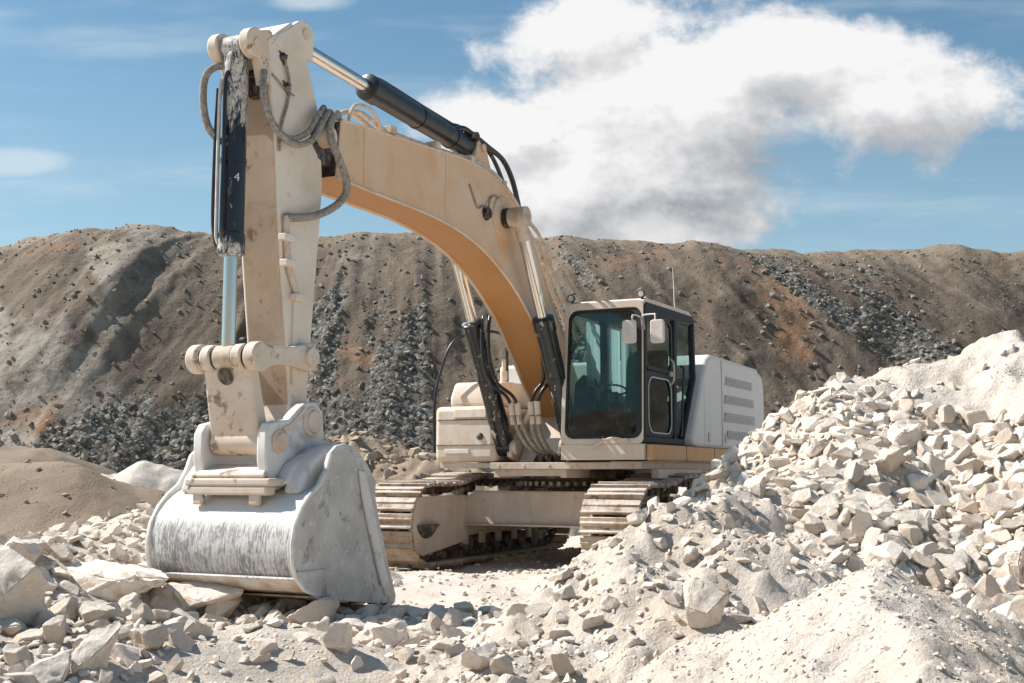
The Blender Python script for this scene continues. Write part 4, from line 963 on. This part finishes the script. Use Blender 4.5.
for dy, dx in ((0, 0), (.09, .03)):
    hoses('hydraulic_hose', 'black', [(1.93, -.40 + dy, 3.12), (2.05, -.36 + dy, 2.9), (2.04, -.34 + dy, 2.52), (1.9, -.30 + dy, 2.28), (1.60, -.26 + dy, 2.16), (1.47, -.24 + dy, 2.04)], .022)
    hoses('hydraulic_hose', 'hose', [(1.47, -.24 + dy, 2.04), (1.42, -.22 + dy, 1.86), (1.34, -.17 + dy, 1.66), (1.20, -.10 + dy, 1.50), (1.02, -.02 + dy, 1.42)], .028)
    hoses('hydraulic_hose', 'black', [(1.55, .32 - dy, 2.84), (1.50, .30 - dy, 2.6), (1.38, .26 - dy, 2.36), (1.44, .17 - dy, 2.20), (1.46, .12 - dy, 2.06)], .022)
    hoses('hydraulic_hose', 'hose', [(1.46, .12 - dy, 2.06), (1.42, .11 - dy, 1.86), (1.34, .11 - dy, 1.66), (1.18, .14 - dy, 1.50), (1.02, .17 - dy, 1.42)], .028)
    for y in (-.24 + dy, .12 - dy):
        c = MB(); c.cyl((1.475, y, 2.08), (1.44, y, 1.92), .040, 12).cyl((1.43, y, 1.90), (1.41, y, 1.80), .034, 6); part(c, 'hose_coupling', 'cream')

# --- bucket linkage
pn_ = MB(); pn_.cyl((7.19, -.41, 2.145), (7.19, .26, 2.145), .092, 24); lpin = part(pn_, 'linkage_pin', 'pin')
for y0, y1, r in ((-.43, -.33, .125), (-.29, -.19, .115), (.03, .13, .115), (.17, .285, .125)):
    bs = MB(); bs.cyl((7.19, y0, 2.145), (7.19, y1, 2.145), r, 26); part(bs, 'pin_boss', 'link', lpin, .014)
H = MB()
def xyz(y, x, z): return (x, y, z)
fr = [(7.245, -.30, 2.06), (7.245, .175, 2.06), (7.10, .20, 1.36), (7.10, -.31, 1.36)]
H.hexa([(7.22, -.31, 2.06), (7.22, .18, 2.06), (7.085, .20, 1.40), (7.085, -.31, 1.40), (7.10, -.31, 2.06), (7.10, .18, 2.06), (6.94, .20, 1.40), (6.94, -.31, 1.40)])
H.cyl((7.0, -.315, 1.45), (7.0, .205, 1.45), .115, 24)
hl = part(H, 'bucket_link', 'link', bevel=.022, seg=3)
dark_disc = MB(); dark_disc.steps((7.222, -.07, 1.985), (7.226, -.07, 1.983), [(0, .075), (1, .075)], 24); part(dark_disc, 'link_hole_shade', 'gear', hl)  # flat dark disc in place of the shaded cutout
for y in (.235, -.345):
    p = MB()
    p.prism(arc(7.19, 2.145, .10, -90, 90, 8) + [(6.95, 2.25), (6.75, 2.265)] + arc(6.50, 2.195, .125, 70, 290, 12) + [(6.75, 2.10), (6.95, 2.10)], y - .035, y + .035)
    q = part(p, 'power_link', 'link', bevel=.012)
    p = MB(); p.cyl((6.50, y - .07, 2.195), (6.50, y + .07, 2.195), .085, 20)
    for a in range(4): p.cyl((6.50 + .04 * math.cos(a * 1.57), y + .07, 2.195 + .04 * math.sin(a * 1.57)), (6.50 + .04 * math.cos(a * 1.57), y + .078, 2.195 + .04 * math.sin(a * 1.57)), .010, 6)
    part(p, 'link_pin', 'cream', q, .008)

# --- bucket
BK0, BK1 = -.80, .70
SHELL = [(6.30, 1.10), (6.55, 1.125), (6.80, 1.10), (7.02, 1.02), (7.17, .91), (7.26, .78), (7.295, .63), (7.285, .50), (7.24, .39), (7.13, .29), (6.96, .225), (6.6, .155), (6.2, .10), (5.86, .06)]
shp = smooth2(SHELL, 6); bk = MB(); ny = 36
def inner(p, i, t=.035):
    a, c = shp[max(i - 1, 0)], shp[min(i + 1, len(shp) - 1)]; d_ = Vector((c[0] - a[0], c[1] - a[1])).normalized(); return (p[0] + d_.y * t, p[1] - d_.x * t)
inn = [inner(p, i) for i, p in enumerate(shp)]
for layer, pts in (('o', shp), ('i', inn)):
    vs = [(p[0], BK0 + .02 + (BK1 - BK0 - .04) * j / ny, p[1]) for p in pts for j in range(ny + 1)]
    fs = [(i * (ny + 1) + j, i * (ny + 1) + j + 1, (i + 1) * (ny + 1) + j + 1, (i + 1) * (ny + 1) + j) for i in range(len(pts) - 1) for j in range(ny)]
    bk.add(vs, fs)
bucket = part(bk, 'bucket', 'bucket', sharp=60)
SIDE = [(6.10, 1.12), (6.25, 1.28), (6.42, 1.40), (6.56, 1.44), (6.70, 1.42), (6.80, 1.35), (6.86, 1.22), (6.95, 1.10), (7.08, 1.02), (7.19, .92), (7.28, .78), (7.315, .63), (7.305, .49), (7.255, .37), (7.14, .27), (6.96, .205), (6.6, .135), (6.2, .08), (5.76, .035), (5.74, .10), (5.88, .40), (6.02, .74), (6.10, .98)]
for y, m_ in ((BK1 - .02, 'bucket_side'), (BK0 + .02, 'bucket_pale')):
    s_ = MB(); s_.prism(SIDE, y - .022, y + .022); sp_ = part(s_, 'side_plate', m_, bucket, .010)
    if y > 0:
        w_ = MB(); w_.prism([(6.30, 1.20), (6.40, 1.22), (6.34, .98), (6.20, .62), (6.06, .30), (5.97, .12), (5.86, .11), (5.96, .36), (6.10, .70), (6.22, 1.0)], y + .022, y + .05); part(w_, 'side_cutter', 'bucket_pale', sp_, .012)
        w_ = MB(); w_.prism([(7.27, .42), (7.255, .37), (7.14, .27), (6.96, .205), (6.6, .135), (6.2, .08), (5.95, .055), (5.97, .20), (6.4, .30), (6.9, .42)], y + .022, y + .036); part(w_, 'wear_plate', 'bucket_side', sp_, .006)
        rim = MB(); rim.tube([(x, y + .024, z) for x, z in SIDE[5:16]], .016, 8); part(rim, 'plate_rim', 'bucket_pale', sp_)
for y in (-.66, -.36, -.05, .26, .56):
    t_ = MB(); t_.hexa([(5.90, y - .07, .11), (5.90, y + .07, .11), (5.90, y + .07, .03), (5.90, y - .07, .03), (5.62, y - .045, .045), (5.62, y + .045, .045), (5.62, y + .045, .015), (5.62, y - .045, .015)]); part(t_, 'tooth', 'pin', bucket, .012)
for x0, z0, x1, z1 in ((7.262, .375, 7.10, .262), (6.90, .195, 6.5, .125)):
    a = Vector((x0, 0, z0)); c = Vector((x1, 0, z1)); d_ = (c - a).normalized(); nrm = Vector((-d_.z, 0, d_.x)); nrm = nrm if nrm.z < 0 else -nrm
    t_ = MB(); t_.hexa([(*(a + nrm * k).xz, ) and ((a + nrm * k).x, yy, (a + nrm * k).z) for k, yy in ((.0, BK0), (.0, BK1), (.016, BK1), (.016, BK0))] + [((c + nrm * k).x, yy, (c + nrm * k).z) for k, yy in ((.0, BK0), (.0, BK1), (.016, BK1), (.016, BK0))]); part(t_, 'heel_strip', 'bucket', bucket)
EAR = [(7.17, 1.30), (7.17, 1.52), (7.12, 1.60), (7.0, 1.625), (6.86, 1.64), (6.74, 1.73), (6.62, 1.80), (6.48, 1.80), (6.38, 1.72), (6.36, 1.55), (6.28, 1.12), (6.9, 1.08), (7.10, 1.03)]
for y in (.275, -.385):
    e_ = MB(); e_.prism(EAR, y - .05, y + .05); ea = part(e_, 'hinge_ear', 'bucket_pale', bucket, .016, 3)
    for x, z, r in ((7.0, 1.45, .075), (6.545, 1.63, .10)):
        s = 1 if y > 0 else -1; e_ = MB()
        e_.steps((x, y + s * .05, z), (x, y + s * .095, z), [(0, r * 1.35), (.4, r * 1.3), (.42, r), (1, r * .95)] if s > 0 else [(0, r * 1.35), (.4, r * 1.3), (.42, r), (1, r * .95)], 22)
        part(e_, 'hinge_pin', 'link', ea, .006)
    if y > 0:
        e_ = MB(); e_.prism([(6.92, 1.52), (6.70, 1.66), (6.62, 1.74), (6.66, 1.75), (6.86, 1.60), (6.97, 1.56)], y + .05, y + .062); part(e_, 'ear_stiffener', 'link', ea)
cr = MB(); cr.box(7.02, 7.24, -.46, .42, 1.085, 1.15); cr.box(7.10, 7.235, -.44, .38, 1.012, 1.085)
cr.hexa([(7.23, -.40, 1.15), (7.23, .36, 1.15), (7.23, .36, 1.19), (7.23, -.40, 1.19), (6.98, -.33, 1.15), (6.98, .22, 1.15), (6.98, .22, 1.27), (6.98, -.33, 1.27)])
for y in (-.34, .24): cr.box(7.16, 7.22, y - .05, y + .05, .93, 1.02)
part(cr, 'cross_plate', 'link', bucket, .018, 3)
for y0, y1 in ((.40, .58), (-.68, -.50)):
    hp = MB(); hp.prism([(7.06, 1.02), (7.0, 1.16), (6.86, 1.30), (6.70, 1.40), (6.52, 1.45), (6.36, 1.44), (6.22, 1.34), (6.12, 1.12)], y0, y1); part(hp, 'gusset', 'bucket_pale', bucket, .045, 4)
st_ = MB(); st_.hexa([(7.07, .32, 1.10), (7.07, .46, 1.10), (6.95, .46, 1.26), (6.95, .32, 1.26), (6.6, .32, 1.12), (6.6, .46, 1.12), (6.6, .46, 1.42), (6.6, .32, 1.42)]); part(st_, 'gusset', 'bucket_pale', bucket, .03, 3)

# --- cab
CY0, CY1, CX1, CX0 = .56, 1.57, 1.56, -.42
cb = MB()
FO = rrect(CY0 - .01, CY1, 1.535, 3.27, .07); FI = rrect(CY0 + .04, CY1 - .018, 1.60, 3.18, .12)
# the windscreen leans out a little towards its foot on the right-hand side of the cab
def front(p, x): 
    k = (3.27 - p[1]) / 1.73; y = p[0] - (.055 * k if p[0] < 1.05 else .0); return (x + .05 * k, y, p[1])
cb.ring(FO, FI, CX1 - .05, CX1, front)
cb.prism([(CX1 + .005, 3.18), (CX1 - .02, 3.255), (CX1 - .12, 3.30), (-.25, 3.33), (CX0, 3.26), (CX0 - .02, 3.18)], CY0 + .01, CY1 + .0)
cb.box(CX0, CX1 + .045, CY0 - .06, CY1 + .01, 1.345, 1.535)
cb.box(CX0, CX0 + .07, CY0, CY0 + .07, 1.53, 3.2)
cb.box(CX0, CX1, CY0 - .01, CY0 + .03, 1.53, 1.75); cb.box(.45, .52, CY0, CY0 + .04, 1.75, 3.2)
cab = part(cb, 'cab', 'cream', bevel=.018, seg=3)
ln_ = MB(); ln_.prism([(CX0 + .03, 1.56), (1.42, 1.56), (1.44, 1.95), (1.36, 2.30), (1.12, 2.42), (.4, 2.30), (CX0 + .03, 2.25)], CY0 + .035, CY0 + .06); ln_.box(CX0 + .02, CX0 + .05, CY0 + .06, CY1 - .07, 1.56, 2.45)
ln_.box(CX0 + .06, CX1 - .08, CY0 + .05, CY1 - .06, 3.145, 3.175); ln_.box(.30, .62, CY0 + .04, CY0 + .07, 2.1, 3.14); ln_.box(CX0 + .03, -.30, CY0 + .04, CY0 + .07, 2.1, 3.14)
part(ln_, 'cab_dark_panels', 'rubber', cab)  # dark panels added to block bright views and keep the interior dark
sl_ = MB(); sl_.ring(rrect(CY0 + .037, CY1 - .015, 1.597, 3.183, .12), rrect(CY0 + .066, CY1 - .085, 1.63, 3.145, .11), CX1 - .06, CX1 - .01, front); part(sl_, 'window_seal', 'rubber', cab)
fl = MB(); fl.box(CX0 + .06, CX1 - .02, CY0 + .03, CY1 - .03, 1.40, 1.56); part(fl, 'cab_floor', 'rubber', cab)
# dark door and side framing
SO = [(1.60, 1.545), (1.555, 3.20), (1.47, 3.245), (.6, 3.285), (-.32, 3.275), (-.40, 3.20), (-.44, 2.45), (.08, 1.60), (.12, 1.545)]
dr = MB()
def sidep(p, y): return (p[0], y, p[1])
def bar(m_, pts, y0, y1): m_.prism(pts, y0, y1)
bar(dr, [(1.60, 1.545), (1.535, 1.545), (1.485, 3.18), (1.55, 3.20)], CY1 - .05, CY1 + .022)           # A post
bar(dr, [(1.55, 3.20), (1.485, 3.10), (-.30, 3.16), (-.40, 3.20), (-.32, 3.275), (1.47, 3.245)], CY1 - .05, CY1 + .022)
bar(dr, [(.50, 1.60), (.40, 1.60), (.33, 3.13), (.45, 3.13)], CY1 - .05, CY1 + .022)                    # B post
bar(dr, [(1.535, 1.545), (.10, 1.545), (.09, 1.62), (1.53, 1.63)], CY1 - .05, CY1 + .022)
bar(dr, [(-.40, 3.20), (-.33, 3.15), (-.365, 2.46), (.145, 1.62), (.09, 1.60), (-.44, 2.44)], CY1 - .05, CY1 + .022)   # slanting rear post
part(dr, 'cab_side_frame', 'rubber', cab, .012)
dd = MB()
dI = rrect(.56, 1.46, 2.48, 3.06, .10); dO = rrect(.51, 1.505, 2.43, 3.10, .12)
dd.ring(dO, dI, CY1 - .02, CY1 + .012, sidep)
dI = rrect(.60, 1.44, 1.68, 2.34, .16); dO = rrect(.52, 1.525, 1.625, 2.42, .10)
dd.ring(dO, dI, CY1 - .02, CY1 + .012, sidep)
door = part(dd, 'door', 'rubber', cab, .006)
for i_, o_ in ((rrect(.60, 1.44, 1.68, 2.34, .16), rrect(.585, 1.455, 1.665, 2.355, .17)),):
    rm = MB(); rm.ring(o_, i_, CY1 + .012, CY1 + .02, sidep); part(rm, 'door_trim', 'louvre', cab)
hd = MB(); hd.tube(spline([(.60, CY1 + .015, 2.30), (.62, CY1 + .06, 2.36), (.62, CY1 + .06, 2.56), (.60, CY1 + .015, 2.62)], 4), .014, 8); hd.box(.56, .64, CY1 + .012, CY1 + .03, 2.40, 2.46); part(hd, 'door_handle', 'louvre', cab)
hd = MB(); hd.tube(spline([(.36, CY1 + .02, 1.66), (.36, CY1 + .07, 1.70), (.28, CY1 + .07, 2.3), (.24, CY1 + .07, 2.52), (.24, CY1 + .02, 2.56)], 4), .014, 8); part(hd, 'grab_rail', 'black', cab)
def pane(name, corners):
    m_ = MB(); m_.add(corners, [tuple(range(len(corners)))]); return part(m_, name, 'glass', cab)
pane('windscreen', [(CX1 + .025, CY0 - .03, 1.57), (CX1 + .025, CY1 - .03, 1.57), (CX1 - .025, CY1 - .03, 3.20), (CX1 - .025, CY0 + .03, 3.20)])
pane('door_window', [(1.48, CY1 - .005, 2.45), (.53, CY1 - .005, 2.45), (.53, CY1 - .005, 3.08), (1.48, CY1 - .005, 3.08)])
pane('door_window', [(1.50, CY1 - .005, 1.64), (.55, CY1 - .005, 1.64), (.55, CY1 - .005, 2.40), (1.50, CY1 - .005, 2.40)])
pane('side_window', [(.38, CY1 - .02, 1.66), (.14, CY1 - .02, 1.66), (-.35, CY1 - .02, 2.46), (-.32, CY1 - .02, 3.14), (.36, CY1 - .02, 3.12)])
# what shows through the glass
cw = MB()
for x0, x1, z0 in ((1.10, .62, 2.02), (.42, -.05, 1.98), (-.13, -.38, 2.0)):
    n_ = 22; vs = []
    for i in range(n_ + 1):
        u = i / n_; x = x0 + (x1 - x0) * u; w = .018 * math.sin(u * 21 + x0 * 3) + .008 * math.sin(u * 47)
        for z in (z0 + .03 * math.sin(u * 9), 3.10): vs.append((x, CY0 + .085 + w, z))
    cw.add(vs, [(2 * i, 2 * i + 2, 2 * i + 3, 2 * i + 1) for i in range(n_)])
part(cw, 'curtain', 'curtain', cab)
se = MB(); se.prism([(.15, 1.78), (.68, 1.80), (.72, 1.90), (.68, 1.96), (.28, 1.94), (.16, 2.02), (.06, 2.70), (.0, 2.82), (-.08, 2.78), (-.06, 2.3), (.04, 1.85)], .86, 1.34); se.box(.1, .55, .92, 1.28, 1.56, 1.80)
sea = part(se, 'operator_seat', 'seat', cab, .04, 3)
vv = MB(); vv.prism([(.20, 2.03), (.13, 2.60), (.07, 2.72), (.10, 2.74), (.17, 2.62), (.24, 2.03)], .82, .98); part(vv, 'safety_vest', 'green', cab, .02)
cn = MB()
for y in (.74, 1.42): cn.box(.25, .85, y - .08, y + .08, 1.95, 2.10).cyl((.78, y, 2.10), (.82, y, 2.28), .018, 10).cyl((.815, y, 2.26), (.83, y, 2.36), .032, 10)
cn.box(1.28, 1.40, .70, .84, 2.02, 2.24).cyl((1.30, .77, 1.6), (1.32, .77, 2.05), .02, 8).box(1.30, 1.45, 1.10, 1.38, 1.56, 1.66)
cn.tube(spline([(1.05, .95, 2.22), (1.12, .86, 2.22), (1.12, .78, 2.30), (1.05, .74, 2.36)], 4), .016, 8).tube([(1.0 + .13 * math.cos(a), 1.0 + .13 * math.sin(a), 2.23 + .05 * math.cos(a)) for a in np.linspace(0, 6.1, 20)], .014, 8).cyl((1.0, 1.0, 1.6), (1.0, 1.0, 2.2), .025, 8)
part(cn, 'control_console', 'seat', cab, .01)
jc = MB(); jc.prism([(1.1, 1.60), (1.3, 1.62), (1.25, 1.9), (1.18, 2.15), (1.05, 2.1), (1.02, 1.8)], .62, .72); part(jc, 'work_jacket', 'blue', cab, .04, 3)
# mirrors, lamps, wiper, aerial
for y, z, x in ((1.455, 2.86, 1.74), (1.80, 2.85, 1.72)):
    mr = MB(); mr.prism(rrect(y - .085, y + .085, z - .14, z + .14, .035), x - .03, x + .02, 'x'); mi = part(mr, 'mirror', 'mirror_shell', cab, .012)
    ar = MB(); s = 1 if y < 1.6 else -1
    ar.tube(spline([(CX1, CY1 - .01, 3.03), (1.66, CY1 + s * -.04, 3.06), (1.70, y + s * .045, 3.06), (1.71, y + s * .03, 3.05), (1.71, y + s * .03, 2.96)], 4), .010, 8); ar.tube([(1.56, CY1, 2.90), (1.60, CY1, 3.05)], .022, 8); part(ar, 'mirror_arm', 'mirror_shell', mi)
for y in (.60, 1.52):
    lm = MB(); lm.steps((1.42, y, 3.345), (1.50, y, 3.345), [(0, .02), (.2, .04), (1, .05)], 18); lm.box(1.43, 1.46, y - .012, y + .012, 3.27, 3.33); la = part(lm, 'work_lamp', 'pin', cab)
    ln = MB(); ln.cyl((1.501, y, 3.345), (1.505, y, 3.345), .036, 18); part(ln, 'lamp_lens', 'lamp', la)
wi = MB(); wi.tube(spline([(1.64, .90, 1.475), (1.65, .98, 1.525), (1.66, 1.16, 1.60), (1.655, 1.26, 1.60), (1.62, 1.31, 1.585)], 5), .014, 8); wi.box(1.61, 1.64, 1.22, 1.38, 1.555, 1.60); part(wi, 'wiper', 'cream', cab)
an = MB(); an.tube([(-.16, 1.40, 3.28), (-.16, 1.40, 3.33), (-.10, 1.40, 3.92)], .006, 6, [.014, .008, .005]); part(an, 'aerial', 'mirror_shell', cab)
bl = MB(); bl.steps((1.2, CY1 - .10, 3.30), (1.2, CY1 - .10, 3.36), [(0, .03), (.6, .028), (1, .01)], 12); part(bl, 'roof_stud', 'mirror_shell', cab)

# --- engine house, counterweight, toolbox
eh = MB()
eh.prism([(-.62, 2.72), (-.52, 2.60), (.06, 1.66), (.02, 1.54), (-3.30, 1.54), (-3.30, 2.79), (-.80, 2.80)], .60, 1.70)
eh.box(-3.30, -.50, -1.40, .60, 1.54, 2.74)
house = part(eh, 'engine_house', 'white', bevel=.05, seg=3)
for x0, x1, z0, z1, n_ in ((-2.86, -1.42, 2.42, 2.54, 4), (-2.95, -1.36, 2.16, 2.28, 4), (-3.0, -1.34, 1.90, 2.03, 4), (-3.02, -1.45, 1.66, 1.78, 4)):
    lv = MB(); lv.prism([(x0, z0), (x1, z0), (x1 - .10, z1), (x0 + .02, z1)], 1.698, 1.712)
    lo = part(lv, 'vent_grille', 'louvre', house)
    for i in range(n_):
        z = z0 + (z1 - z0) * (i + .5) / n_; sl = MB(); sl.hexa([(x0 + .01, 1.712, z + .008), (x1 - .04, 1.712, z + .008), (x1 - .04, 1.712, z + .014), (x0 + .01, 1.712, z + .014), (x0 + .01, 1.728, z - .008), (x1 - .04, 1.728, z - .008), (x1 - .04, 1.728, z - .002), (x0 + .01, 1.728, z - .002)]); part(sl, 'vent_slat', 'louvre', lo)
sm = MB(); sm.box(-1.255, -1.245, 1.698, 1.706, 1.56, 2.74); sm.box(-.435, -.428, 1.698, 1.704, 1.56, 2.36); sm.box(-3.30, .0, 1.700, 1.709, 1.533, 1.545); part(sm, 'panel_seam', 'louvre', house)
rb_ = MB(); rb_.box(-1.30, -1.265, 1.70, 1.714, 1.58, 2.76); part(rb_, 'door_edge', 'white', house, .006)
lt = MB()
for x in (-.62, -1.42): lt.box(x - .035, x + .035, 1.70, 1.715, 1.60, 1.73)
part(lt, 'latch', 'louvre', house, .006)
cw_ = MB(); cw_.prism([(-3.31, 1.20), (-3.31, 2.78), (-3.6, 2.78), (-3.78, 2.70), (-3.86, 2.5), (-3.86, 1.5), (-3.75, 1.2)], -1.45, 1.66); cwt = part(cw_, 'counterweight', 'white', bevel=.10, seg=4)
gp = MB(); gp.box(-3.325, -3.295, 1.2, 1.675, 1.56, 2.77); part(gp, 'panel_gap', 'rubber', cwt)
ex = MB(); ex.cyl((-2.2, -.7, 2.74), (-2.2, -.7, 2.98), .08, 18); ex.tube([(-2.2, -.7, 2.98), (-2.21, -.7, 3.05), (-2.28, -.7, 3.1)], .06, 14); part(ex, 'exhaust_pipe', 'gear')
tbx = MB(); tbx.box(-.45, 1.21, -1.50, -.60, 1.335, 2.06); tool = part(tbx, 'tool_cabinet', 'cream', bevel=.07, seg=4)
tu = MB(); tu.prism([(.98, 2.06), (.98, 2.20), (.86, 2.40), (-.5, 2.44), (-.5, 2.06)], -1.40, -.66); part(tu, 'cabinet_top', 'cream', tool, .05, 3)
tl = MB(); tl.box(1.208, 1.222, -1.45, -.66, 1.875, 1.885); tl.box(1.208, 1.222, -1.49, -.61, 1.545, 1.553); part(tl, 'panel_seam', 'pin', tool)
tl = MB(); tl.prism([(1.20, 1.90), (1.235, 1.905), (1.225, 2.02), (1.20, 2.03)], -1.20, -.72); part(tl, 'hatch', 'cream', tool, .01)
tl = MB(); tl.steps((1.205, -.82, 1.66), (1.228, -.82, 1.66), [(0, .05), (.5, .05), (1, .035)], 18); part(tl, 'cap', 'pin', tool)
tl = MB(); tl.box(1.205, 1.225, -1.34, -.98, 1.44, 1.50); part(tl, 'handle_recess', 'white', tool, .006)
hr = MB(); hr.tube(spline([(1.15, -1.53, 1.45), (1.16, -1.53, 2.08), (1.05, -1.50, 2.55), (.90, -1.38, 2.96), (.62, -1.12, 3.10), (.35, -1.0, 3.12), (.1, -.98, 3.05)], 6), .022, 10); hr.tube([(.1, -.98, 3.06), (.08, -.98, 2.42)], .022, 10); part(hr, 'handrail', 'black')
ml = MB(); ml.cyl((.55, -.80, 2.42), (.55, -.80, 2.56), .05, 14).cyl((.55, -.80, 2.56), (.55, -.80, 2.72), .028, 12); part(ml, 'breather_cap', 'cream', tool)
